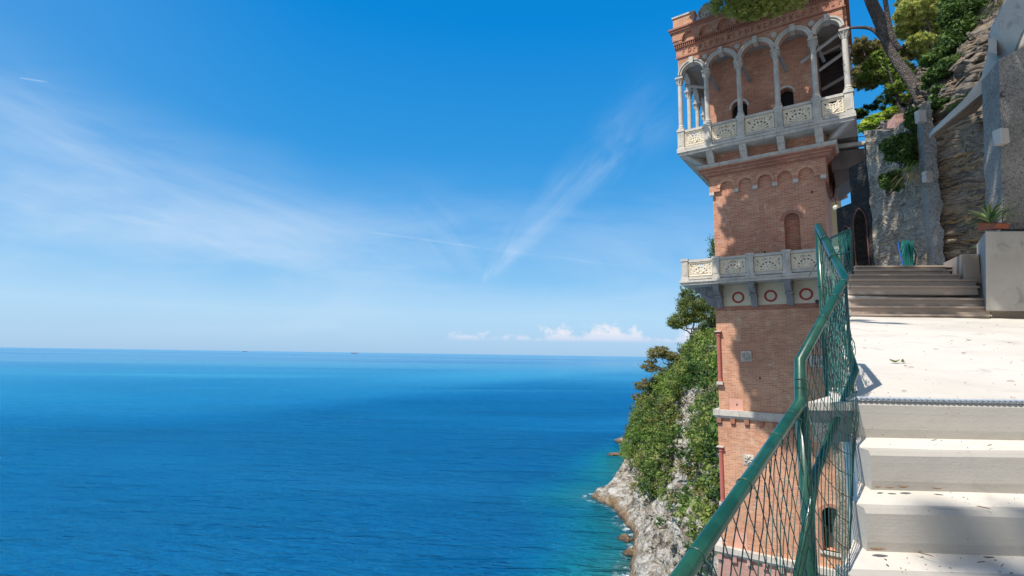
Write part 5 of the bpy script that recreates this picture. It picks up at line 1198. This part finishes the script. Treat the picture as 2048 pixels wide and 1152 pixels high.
# canopy overhead (out of the frame, it shades tower, walls and steps)
def canopy_spot(hx, hy, hz, top):            # where a ray from a shaded point towards the sun meets the canopy height
    t_ = (EYE+top-hz)/SUND.z; return Vector((hx, hy, hz))+SUND*t_
spots = []
for z in np.arange(-3.2, 13.5, .62):          # shade band down the tower front
    xa = np.interp(z, [-3.5, -2.4, -1.2, 0, 1.5, 5, 6.6, 7.8, 11, 12.6, 15], [-2.2, -3.1, -3.7, -3.55, -4.15, -3.95, -3.75, -4.25, -4.6, -3.1, -3.2])
    x = xa+.35
    while x < .3: spots.append((wp(x, 0, z), .50)) if z < 12.6 else None; x += .62
for x in np.arange(-1.2, .8, .62):
    for z in (15.2, 15.9): spots.append((wp(x, -1, z), .42))
ntow = len(spots)
for px, py, Y in [(1760, 300, 17), (1760, 400, 17.4), (1760, 500, 17.5), (1820, 330, 16), (1820, 420, 16), (1800, 500, 16.2), (1860, 280, 14.3), (1870, 380, 14.3), (1880, 480, 14.3), (1850, 225, 14), (1840, 300, 15.4), (1900, 300, 13.8), (1900, 400, 13.8), (1910, 500, 13.6),
                  (1950, 250, 13), (1950, 340, 13), (1950, 430, 13), (1990, 220, 12), (1990, 320, 12), (1990, 420, 12), (2030, 150, 10.8), (2030, 250, 10.8), (2030, 350, 10.8), (2030, 430, 10.8), (1990, 480, 10.6), (2000, 540, 10.6), (2040, 500, 10.6), (2040, 560, 10.6), (1980, 520, 10.7),
                  (2010, 80, 10.4), (1960, 190, 12), (1720, 330, 20), (1720, 420, 19), (1720, 500, 19), (1740, 450, 18), (1700, 370, 20), (1720, 300, 19), (1690, 560, 9), (1720, 545, 12), (1760, 548, 12), (1800, 550, 12), (1850, 552, 12), (1890, 560, 11.6), (1740, 570, 11.3), (1900, 590, 11), (1790, 580, 11.2), (1860, 574, 11.3), (1760, 604, 11), (1840, 618, 11), (1940, 530, 11.5)]:
    spots.append((UP(px, py, Y), .62 if py < 520 else .46))
for i_, (p, r) in enumerate(spots):
    q = canopy_spot(p.x, p.y, p.z, 14.6+random.uniform(-.5, .9)); k = random.uniform(.85, 1.15)
    a, b = UP(0, 0, 1), None
    # stay above the top edge of the view, except where the bough hangs in it
    vz = (q.z-EYE)/max(q.y, .1)
    if q.y > 2 and vz < .80+.06 and 0 < q.x/q.y < 1.1: q.z = EYE+q.y*.86
    addc(q, (r*1.35*k, r*1.35*k, r*.55), int((1250 if i_ < ntow else 800)*r/.5))
crown_p('canopy', cl, .26, L_PINE, bpn, aspect=3); cl = []
# soft bough behind the viewer that dapples the lowest steps
pb2 = empty('umbrella_pine', (-7, -9, 8), 0, 'pine standing behind the viewer that shades the lowest steps', 'tree')
M2 = -pb2.location; m_ = MB(M2); q, rr = wiggle((-7, -9, 8), (-7.4, -6.2, EYE+15), 8, .02, .5, .25); m_.tube(q, rr, 10); m_.build('trunk', M_BARK, pb2, smooth=True)
for hx, hy, hz, r in ((1.95, 2.22, -.7, .20), (2.15, 2.15, -.8, .22), (2.4, 2.2, -.75, .2), (1.75, 1.85, -1.0, .18), (2.3, 1.8, -1.0, .3), (2.6, 1.6, -1.1, .3), (1.5, 1.7, -1.1, .2), (2.75, 2.2, -.7, .2), (2.1, 1.95, -.86, .14), (1.9, 2.25, -.72, .16), (2.25, 2.3, -.68, .18), (2.05, 1.75, -1.02, .2), (2.5, 1.95, -.9, .26), (1.62, 1.95, -.95, .12), (2.0, 1.6, -1.05, .22), (1.35, 1.75, -1.02, .12)):
    q = canopy_spot(hx, hy, EYE+hz, 14); cl.append((tuple(q+M2), (r, r, r*.6), 620))
crown_p('crown', cl, .10, L_PINE, pb2, aspect=4); cl = []

def tree2(name, label, base, top, cl_, leaf, size, bark=M_BARK, r=.2, cat='tree', pinek=False, aspect=2.0, nl=5):
    o = empty(name, base, 0, label, cat); q, rr = wiggle((0, 0, 0), rel(o, top), 6, .04, r, r*.4); MB().tube(q, rr, 8).build('trunk', bark, o, smooth=True)
    for c, r_, n in cl_[:nl]:
        q2, r2 = wiggle(q[3], rel(o, c), 5, .07, r*.4, r*.1); MB().tube(q2, r2, 6).build('limb', bark, o)
    cc = [(tuple(rel(o, c)), r_, n) for c, r_, n in cl_]
    (crown_p if pinek else crown)('crown', cc, size, leaf, o, aspect=aspect); return o
def cls(Y, lst): return [(UP(px, py, Y+(k % 3)*.4), tuple(v*Y/1024 for v in (rx, rx*.9, rz)), n) for k, (px, py, rx, rz, n) in enumerate(lst)]
tree2('pine_tree', 'sunlit yellow green pine crown behind the leaning trunk at the top of the photo', UP(1900, 260, 26), UP(1850, 40, 26),
      cls(26, [(1838, 20, 42, 26, 7000), (1880, 10, 40, 24, 6500), (1850, 55, 46, 24, 8000), (1890, 60, 30, 22, 4500), (1822, 45, 30, 22, 4500), (1870, 90, 34, 16, 3800), (1838, 84, 26, 16, 3000), (1812, 6, 20, 14, 1800), (1806, 62, 18, 16, 1900), (1796, 30, 12, 14, 1000), (1850, 110, 22, 14, 2200), (1900, 36, 30, 20, 3000), (1860, -20, 50, 20, 4000)]), L_PINELIT, .30, pinek=True, aspect=6)
tree2('pine_tree', 'olive green pine boughs between the loggia and the leaning trunk', UP(1830, 260, 27), UP(1760, 110, 27),
      cls(27, [(1722, 88, 16, 16, 1800), (1800, 168, 24, 18, 3000), (1822, 150, 18, 20, 2400), (1772, 100, 18, 16, 2200), (1745, 98, 26, 14, 3600), (1726, 116, 24, 14, 3200), (1765, 128, 34, 18, 5500), (1735, 145, 30, 20, 5000), (1718, 165, 18, 14, 2200), (1790, 140, 28, 20, 3800), (1712, 100, 12, 12, 900), (1745, 165, 24, 12, 1800), (1810, 110, 16, 18, 1800)]), L_PINEOLIVE, .30, pinek=True, aspect=6)
tree2('pine_tree', 'bright yellow green growth in front of the olive pine boughs', UP(1815, 250, 22), UP(1770, 130, 22),
      cls(22, [(1752, 118, 16, 14, 1500), (1738, 132, 14, 10, 1000), (1765, 150, 22, 16, 1800), (1790, 175, 16, 14, 1000), (1820, 190, 20, 12, 1000), (1780, 120, 18, 14, 1100), (1728, 150, 14, 10, 700), (1808, 150, 14, 12, 900)]), L_SPRING, .14, r=.08)
tree2('pine_tree', 'sparse dark pine branch silhouetted on the blue sky right of the loggia', UP(1838, 220, 24), UP(1800, 185, 24),
      cls(24, [(1770, 206, 24, 8, 900), (1742, 212, 16, 6, 500), (1812, 132, 12, 14, 700), (1795, 178, 24, 10, 900), (1774, 192, 16, 7, 500), (1812, 200, 18, 10, 700), (1790, 160, 18, 8, 400)]), L_DARK, .28, pinek=True, aspect=8, r=.06)
tree2('leafy_tree', 'dark glossy leafy tree at the top right above the garden wall', UP(1960, 170, 17), UP(1935, 30, 17),
      cls(17, [(1905, 30, 24, 30, 5000), (1935, 15, 30, 26, 6000), (1965, 12, 24, 22, 4600), (1920, 62, 28, 24, 5200), (1950, 58, 26, 20, 4400), (1978, 40, 16, 18, 2000), (1905, 88, 22, 16, 2800), (1938, 92, 20, 12, 1600), (1900, 6, 20, 16, 2200)]), L_DARK, .13, r=.12)
tree2('leafy_tree', 'tangle of dark leaves hanging over the pale rock beside the leaning trunk', UP(1880, 230, 16.5), UP(1880, 150, 16.5),
      cls(16.0, [(1905, 135, 26, 22, 3000), (1932, 168, 22, 18, 2400), (1950, 128, 18, 18, 2000), (1880, 200, 20, 14, 1500), (1912, 205, 18, 12, 1400), (1895, 105, 24, 18, 2600), (1935, 118, 20, 16, 2000), (1915, 165, 22, 16, 2000), (1872, 165, 22, 14, 1800), (1945, 160, 16, 14, 1200), (1862, 120, 18, 14, 1500), (1890, 128, 22, 16, 2200), (1868, 150, 22, 12, 1600), (1900, 160, 24, 18, 2400), (1925, 145, 18, 16, 1600), (1880, 180, 16, 10, 1000), (1915, 185, 16, 14, 1200), (1850, 172, 8, 8, 300)]), L_DARK, .12, r=.06)
for lb, px, py, Y, rx, rz, n, lf, sz in (
    ('bright yellow green bush behind the footbridge railing', 1756, 246, 36, 46, 24, 13000, L_BRIGHT, .30),
    ('bright bush on the skyline above the footbridge railing', 1800, 222, 31, 34, 14, 6000, L_BRIGHT, .22),
    ('dark bluish tree top just right of the loggia balustrade', 1722, 226, 30, 20, 12, 2500, L_DARK, .22),
    ('dark ivy bush hanging down the rubble wall beside the buttress', 1808, 305, 15.2, 44, 42, 13000, L_DARK, .11),
    ('dark ivy clump in the shade at the top of the slim buttress', 1834, 245, 14.9, 22, 40, 6000, L_DARK, .11),
    ('dark ivy clump low on the rubble wall under the larger ivy bush', 1784, 366, 15.4, 26, 26, 5000, L_DARK, .11),
    ('dark shrub on top of the buttress', 1882, 215, 14.4, 24, 22, 3400, L_DARK, .11)):
    c = UP(px, py, Y); k = Y/1024; o = empty('ivy_bush' if 'ivy' in lb else 'bush', c, 0, lb, 'bush')
    m_ = MB()
    for j in range(6): q, rr = wiggle((0, .2, -rz*k*.9), (random.uniform(-.6, .6)*rx*k, random.uniform(-.2, .3), random.uniform(-.2, .7)*rz*k), 4, .08, .03, .01); m_.tube(q, rr, 5)
    m_.build('stem', M_BARK, o)
    cc = [((random.uniform(-.55, .55)*rx*k, random.uniform(-.3, .3)*rx*k*.6, random.uniform(-.5, .5)*rz*k), (rx*k*random.uniform(.4, .6), rx*k*.4, rz*k*random.uniform(.4, .6)), n//8) for _ in range(8)]
    crown('foliage', cc, sz, lf, o, aspect=1.8)
def blades(name, label, c, R0, n, leaf, w_, droop=.5, cat='plant', up=.8, back=False):
    o = empty(name, c, 0, label, cat); vs = []; fs = []; vals = []
    for i in range(n):
        a = random.uniform(0, 6.283); L = R0*random.uniform(.6, 1.1); e = random.uniform(up*.4, up)
        d_ = Vector((math.cos(a), math.sin(a), 0)); sd_ = Vector((-d_.y, d_.x, 0)); k = 6; v_ = random.random()
        for j in range(k+1):
            t_ = j/k; p = d_*L*t_*math.cos(e)+Vector((0, 0, L*(t_*math.sin(e)*1.2-droop*t_*t_))); w2 = w_*(1-t_)**.6*(.6+.4*min(1, t_*4))
            b_ = len(vs); vs += [p-sd_*w2, p+sd_*w2]
            if j: fs.append((b_-2, b_-1, b_+1, b_)); vals.append(v_)
    ob = obj('leaves', vs, fs, leaf, o); at = ob.data.attributes.new('v', 'FLOAT', 'FACE'); at.data.foreach_set('value', vals); return o
blades('agave', 'variegated agave spilling over the edge of the grey planter block', UP(1980, 446, 10.9), .85, 80, L_AGAVE, .028, .5, up=1.0)
blades('agave', 'dark green agave leaves low on the left of the planter block', UP(1958, 496, 11.9), .3, 12, L_AGAVE, .035, .5)
blades('grass_tuft', 'straw coloured grass tuft under the ivy on the rubble wall', UP(1826, 352, 14.6), .75, 90, L_DRY, .012, 1.0)
blades('grass_tuft', 'green spiky tuft above the straw coloured grass by the buttress', UP(1815, 345, 14.7), .7, 30, L_GRASSY, .02, .5)
blades('grass_tuft', 'green grass growing along the upper edge of the sloping parapet', UP(1938, 196, 12.7), .55, 90, L_GRASSY, .012, .7)
blades('grass_tuft', 'green tuft at the lower end of the sloping parapet', UP(1912, 214, 12.9), .4, 60, L_GRASSY, .012, .7)
blades('grass_tuft', 'dry grass hanging over the top of the garden wall', UP(1996, 12, 11.7), .55, 110, L_DRY, .01, .9)
pt = empty('terracotta_planter', UP(1972, 458, 10.9), 0, 'terracotta trough under the agave on the grey planter block', 'planter')
m_ = MB(-pt.location); a = UP(1956, 462, 11.3); b = UP(1988, 458, 10.75); u = (b-a).normalized(); v_ = Vector((-u.y, u.x, 0))*.28
m_.hexa([a, b, b+v_, a+v_, a+Vector((-.05, -.04, .2)), b+Vector((.05, -.04, .12)), b+v_+Vector((.05, .04, .12)), a+v_+Vector((-.05, .04, .2))]).build('trough', M_TERRA, pt, bevel=.02)
# rolled green netting leaning on the wall with a blue pole
nr = empty('net_roll', UP(1818, 528, 15.3), 0, 'bundle of teal green netting leaning on the pale rubble wall', 'netting')
m_ = MB()
for k in range(34):
    a = random.uniform(0, 6.28); r_ = .15*math.sqrt(random.random()); x = r_*math.cos(a); y = r_*math.sin(a)*.8
    m_.tube([(x*.8, y, -.1), (x*1.25+random.uniform(-.04, .04), y, .28), (x+random.uniform(-.04, .04), y, .52), (x*.9, y+.03, .68+random.uniform(-.06, .05))], .022, 5)
m_.build('net_strands', M_NET, nr)
bpole = empty('blue_pole', UP(1806, 528, 15.2), 0, 'thin blue pole leaning beside the green net bundle', 'pole'); m_ = MB(); m_.tube([(0, 0, -.05), (-.06, .05, .64)], .02, 7); m_.lathe((-.06, .05, .62), [(.028, 0), (.028, .05)], 8); m_.build('pole_shaft', M_BLUE, bpole)

# ================================================================ GREEN PIPE FENCE
fn = empty('pipe_fence', (1.5, 2.5, EYE-1.9), 0, 'green painted pipe railing hung with green wire netting beside the steps', 'fence'); OF = -fn.location
M_STRAND = mat('grey_blue_strand', lambda t, b: setc(t, b, t.mix(t.noise(t.obj, 40, 3), (.22, .27, .32), (.42, .46, .50))), .5)
def fp(px, py, Y): return UP(px, py, Y)
A0 = fp(1365, 1152, 1.30); A1 = fp(1601, 806, 2.42); A00 = A0+(A0-A1)*.75
B1 = fp(1600, 722, 2.44); C1 = fp(1690, 557, 3.00); D1 = fp(1636, 452, 3.72)
PR = .0225
def pipe(name, pts, r=PR, seg=16):
    m_ = MB(OF); m_.tube([Vector(p) for p in pts], r, seg); return m_.build(name, M_GREEN, fn, smooth=True)
toprail = pipe('top_rail', [A00, A0.lerp(A1, .5), A1, B1, C1, D1])
vdown = lambda p, dz: Vector((p.x, p.y, p.z-dz))
pipe('post', [vdown(B1, .06)+Vector((.012, .03, 0)), vdown(B1, 1.9)+Vector((.012, .03, 0))], .028)
pipe('post', [vdown(D1, .01), Vector((D1.x, D1.y, EYE-.3))], .024)
E1 = fp(1612, 1110, 2.34); E0 = fp(1592, 1180, 2.20); E2 = fp(1632, 945, 2.54); E3 = fp(1711, 742, 3.0); E4 = fp(1657, 575, 3.66)
pipe('lower_rail', [E0, E2, E3, E4], .020)
pipe('corner_post', [E3+Vector((0, .02, 0)), Vector((E3.x, E3.y+.02, EYE-.25))], .016) if False else None
for p, q in ((C1, C1),):
    m_ = MB(OF); m_.tube([vdown(C1, .02), Vector((C1.x+.0, C1.y, EYE-.30))], .009, 6); m_.build('stretch_wire', M_WIRE, fn)
# weld beads and cable ties
def ring(c, d_, r, t_=.0022):
    d_ = Vector(d_).normalized(); a = d_.cross(Vector((0, 0, 1))).normalized(); b = d_.cross(a); m_ = MB(OF)
    m_.tube([Vector(c)+(a*math.cos(q)+b*math.sin(q))*r for q in np.linspace(0, 6.283, 17)[:-1]], t_, 5, closed=True)
    m_.tube([Vector(c)+a*r, Vector(c)+a*(r+.012)+Vector((.004, -.004, -.012)), Vector(c)+a*(r+.01)+Vector((.0, 0, -.035))], t_*.8, 4)
    m_.build('cable_tie', M_WIRE, fn)
for t_ in (.06, .36, .66, .86): ring(A0.lerp(A1, t_), A1-A0, PR+.001)
for t_ in (.35, .55): ring(A1.lerp(B1, t_), B1-A1, PR+.001)
for t_ in (.12, .45, .72, .93): ring(B1.lerp(C1, t_), C1-B1, PR+.001)
for t_ in (.35, .7): ring(C1.lerp(D1, t_), D1-C1, PR+.001)
for t_ in (.3, .62): ring(vdown(D1, .1).lerp(Vector((D1.x, D1.y, EYE-.3)), t_), (0, .01, 1), .025)
for t_ in (.1, .5, .8): ring(E2.lerp(E3, t_), E3-E2, .021)
# netting: diagonal wires, one family nearly straight, the other wavy where they are twisted together
def netting(Q, nu, nv, rw=.0019, seed=0, jit=.02, bulge=.03, sides=1.0, m=None, name='netting'):
    """diamond netting stretched over the patch Q = (top start, top end, foot start, foot end); nu cells along, nv cells down"""
    a, b, c, d_ = [Vector(q) for q in Q]; nrm = (b-a).cross(c-a).normalized(); m_ = MB(OF); cell = (b-a).length/nu
    def S_(u, v_):
        p = a.lerp(b, u).lerp(c.lerp(d_, u), v_); q = Vector((u*3+seed, v_*3, seed)); n3 = noise.noise_vector(Vector((u*nu*.45, v_*nv*.45, seed+5)))
        return p+nrm*(noise.noise(q)*bulge)+n3*jit*cell*1.5
    sub_ = 2
    for fam in (1, -1):
        for k in range(-nv-1, nu+nv+2):
            pts = []
            for i in range(nv*sub_+1):
                u = (k+fam*i/sub_*.5)/nu; v_ = i/(nv*sub_)
                wav = (.05 if i % (2*sub_) < sub_ else -.05)*(0 if fam > 0 else 1)/nu*(1 if i % sub_ else .2)
                if -1e-6 <= u <= 1+1e-6: pts.append(S_(u+wav, v_)+Vector((random.uniform(-1, 1), 0, random.uniform(-1, 1)))*cell*.02)
                else:
                    if len(pts) > 1: m_.tube(pts, rw, 4, caps=False)
                    pts = []
            if len(pts) > 1: m_.tube(pts, rw, 4, caps=False)
    return m_.build(name, m or M_WIRE, fn)
dn = lambda p, h: Vector((p.x, p.y, p.z-h))
AA = A0+(A0-A1)*.2
netting((AA, A1, dn(AA, 1.35)+Vector((.05, .02, 0)), dn(A1, 1.45)), 16, 18, .0021, 1, .02)
netting((B1, C1, (.98, 1.74, EYE-1.45), (1.77, 2.66, EYE-.30)), 13, 23, .0018, 5, .012, .02)
netting((C1, D1, Vector((1.96, 2.98, EYE-.24)), Vector((D1.x, D1.y, EYE-.27))), 12, 15, .0017, 9, .03, .03)
# slack second layer of teal netting bunched near the far post
netting((C1.lerp(D1, .1)+Vector((.02, .04, -.12)), D1+Vector((.03, 0, -.15)), Vector((2.02, 3.05, EYE-.25)), Vector((D1.x+.03, D1.y, EYE-.25))), 14, 14, .0022, 15, .12, .07, m=M_NET, name='slack_netting')
# two twisted grey blue strands along the edge of the landing
rp = empty('twisted_strands', (1.45, 2.72, EYE-.2), 0, 'two twisted grey blue strands along the front edge of the landing', 'rope')
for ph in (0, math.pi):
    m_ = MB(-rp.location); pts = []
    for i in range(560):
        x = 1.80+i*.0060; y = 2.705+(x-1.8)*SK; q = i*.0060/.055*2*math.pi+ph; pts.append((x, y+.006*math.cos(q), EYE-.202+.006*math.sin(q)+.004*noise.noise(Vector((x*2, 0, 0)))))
    m_.tube(pts, .0062, 6); m_.build('strand', M_STRAND, rp, smooth=True)
# strut from the far post out to the tower balcony
pipe('strut', [fp(1640, 517, 3.74), fp(1618, 552, 4.4)], .006)
# netted gate frame at the foot of the arches
gt = empty('netted_gate', UP(1700, 548, 12.3), 0, 'small green framed gate hung with netting at the head of the upper steps', 'gate'); OG = -gt.location
g = [UP(1661, 476, 13.2), UP(1702, 457, 12.2), UP(1704, 543, 12.2), UP(1665, 548, 13.2)]
m_ = MB(OG); m_.tube(g+[g[0]], .022, 6); m_.tube([g[0].lerp(g[1], .45), g[3].lerp(g[2], .45)], .016, 6); m_.tube([g[0].lerp(g[3], .52), g[1].lerp(g[2], .52)], .016, 6); m_.build('frame', M_GREEN, gt)
m_ = MB(OG); m_.tube([g[1]+Vector((0, -.03, 0)), g[3].lerp(g[0], .3)+Vector((0, -.03, 0))], .02, 6); m_.tube([UP(1700, 545, 12.1), UP(1684, 556, 12.1)], .02, 6); m_.tube([g[2]+Vector((0.02, 0, .1)), UP(1706, 556, 12.2)], .028, 6); m_.build('brace', M_IRON, gt)
m_ = MB(OG); nlay = 20
for k in range(nlay):
    for s_ in (0, 1):
        a = g[0].lerp(g[1], k/nlay); b = g[3].lerp(g[2], min(1, max(0, k/nlay+(.35 if s_ else -.35)))); m_.tube([a, a.lerp(b, .5)+Vector((0, random.uniform(-.04, .04), 0)), b], .0035, 3, caps=False)
m_.build('netting', M_NET, gt)
# ================================================================ LITTER ON THE CONCRETE
def leaf_at(name, label, p, L, w_, rot, m, curl=.2, cat='leaf', group=None):
    vs = []; n = 6
    for j in range(n+1):
        t_ = j/n; ww = w_*math.sin(math.pi*min(1, t_*.92+.06))**.8; x = L*(t_-.5); z = .004+curl*L*(t_-.5)**2*2+.003
        vs += [(x, -ww, z+ww*.5), (x, 0, z), (x, ww, z+ww*.4)]
    fs = []
    for j in range(n):
        o_ = 3*j; fs += [(o_, o_+3, o_+4, o_+1), (o_+1, o_+4, o_+5, o_+2)]
    ob = obj(name, vs, fs, m, None); md = ob.modifiers.new('thickness', 'SOLIDIFY'); md.thickness = .0012
    ob.location = p; ob.rotation_euler = (0, 0, rot); tag(ob, label, cat, group); return ob
def land_pt(px, py):
    """where a photo point falls on the sloping landing"""
    d_ = UP(px, py, 1.0)-Vector((0, 0, EYE)); lo, hi_ = 2.6, 11.0
    nrm = (lnd(1, 0)-lnd(0, 0)).cross(lnd(0, 1)-lnd(0, 0)); k = nrm.dot(lnd(0, 0)-Vector((0, 0, EYE)))/nrm.dot(d_); return Vector((0, 0, EYE))+d_*k
leaf_at('green_leaf', 'larger of the two green leaves lying together on the landing', land_pt(1790, 726), .085, .022, .1, M_GREENLEAF, .5)
leaf_at('green_leaf', 'smaller green leaf on the landing, tilted up, right of its larger neighbour', land_pt(1806, 726), .06, .012, .9, M_GREENLEAF, .8)
def tread_pt(px, k, fr=.5):                   # photo column on tread k (k=1 is the first below the landing)
    y = NOS[k-1][1]*(1-fr)+NOS[k][1]*fr; z = (NOS[k-1][2]-.168)*(1-fr)+NOS[k][2]*fr
    p = Vector((0, 0, 0)); yy_ = y
    for _ in range(3): X = colX(px, yy_, EYE+z); yy_ = y+(X-NOS[k][0])*SK
    return Vector((X, yy_, EYE+z+.006))
DL = [(1755, 2, .12, .05, .3, 'dead brown leaf at the left end of the second tread'), (1779, 2, .14, .055, 0, 'second dead leaf from the left on the second tread'), (1806, 2, .1, .075, .1, 'longest dead leaf in the row on the second tread'), (1872, 2, .12, .055, -.2, 'dead leaf lying apart to the right on the second tread'),
      (1754, 3, .12, .09, 0, 'long curled dead leaf at the back of the lowest visible tread'), (1838, 3, .12, .03, .4, 'short dead leaf scrap at the back of the lowest visible tread'), (1769, 3, .5, .03, 1.2, 'star shaped dead leaf on the lowest visible tread'), (1975, 3, .3, .06, 0, 'dark dead leaf on the shaded right part of the lowest visible tread'), (2018, 3, .85, .025, .8, 'reddish dead leaf near the bottom right corner')]
for px, k, fr, L, rot, lb in DL: leaf_at('dead_leaf', lb, tread_pt(px, k, fr), L*.75, L*.13, rot, M_DEADLEAF, .16, group='dead leaves on the steps')
for px, py, L, lb in ((1938, 682, .06, 'brown leaf on the landing, farthest right'), (1928, 708, .05, 'brown leaf on the landing just nearer than the farthest right one'), (1730, 698, .04, 'small brown leaf near the left edge of the landing'), (1812, 734, .03, 'tiny brown leaf just below the two green ones')):
    leaf_at('dead_leaf', lb, land_pt(px, py), L, L*.14, .2, M_DEADLEAF, .4, group='dead leaves on the landing')
vs = []; fs = []
for i in range(460):                          # pine needles, twigs and crumbs
    u = random.random(); v_ = random.random()**2*.8; p = lnd(u*.75, v_) if i % 4 else None
    if p is None: k = random.choice((1, 2, 3, 3)); fr = random.uniform(.12, .95); p = Vector((0, 0, 0)); a, b = NOS[k-1], NOS[k]; x = a[0]+random.uniform(.02, 2.4); p = Vector((x, a[1]*(1-fr)+b[1]*fr+(x-b[0])*SK, EYE+(a[2]-.168)*(1-fr)+b[2]*fr+.002))
    L = random.uniform(.004, .011) if random.random() < .82 else random.uniform(.03, .07); w_ = .0022 if L < .02 else .0011; a = random.uniform(0, 6.28) if L < .02 else random.gauss(0, .5)
    d_ = Vector((math.cos(a), math.sin(a), 0))*L/2; s_ = Vector((-math.sin(a), math.cos(a), 0))*w_; p = p+Vector((0, 0, .006)); b_ = len(vs)
    vs += [p-d_-s_, p+d_-s_, p+d_+s_, p-d_+s_, p-d_*.6+Vector((0, 0, .004)), p+d_*.6+Vector((0, 0, .004))]; fs += [(b_, b_+1, b_+5, b_+4), (b_+3, b_+4, b_+5, b_+2), (b_, b_+4, b_+3), (b_+1, b_+2, b_+5)]
obj('leaf_litter', vs, fs, M_DEADLEAF, label='scattered pine needles, twigs and crumbs on the pale concrete', cat='litter', kind='stuff')
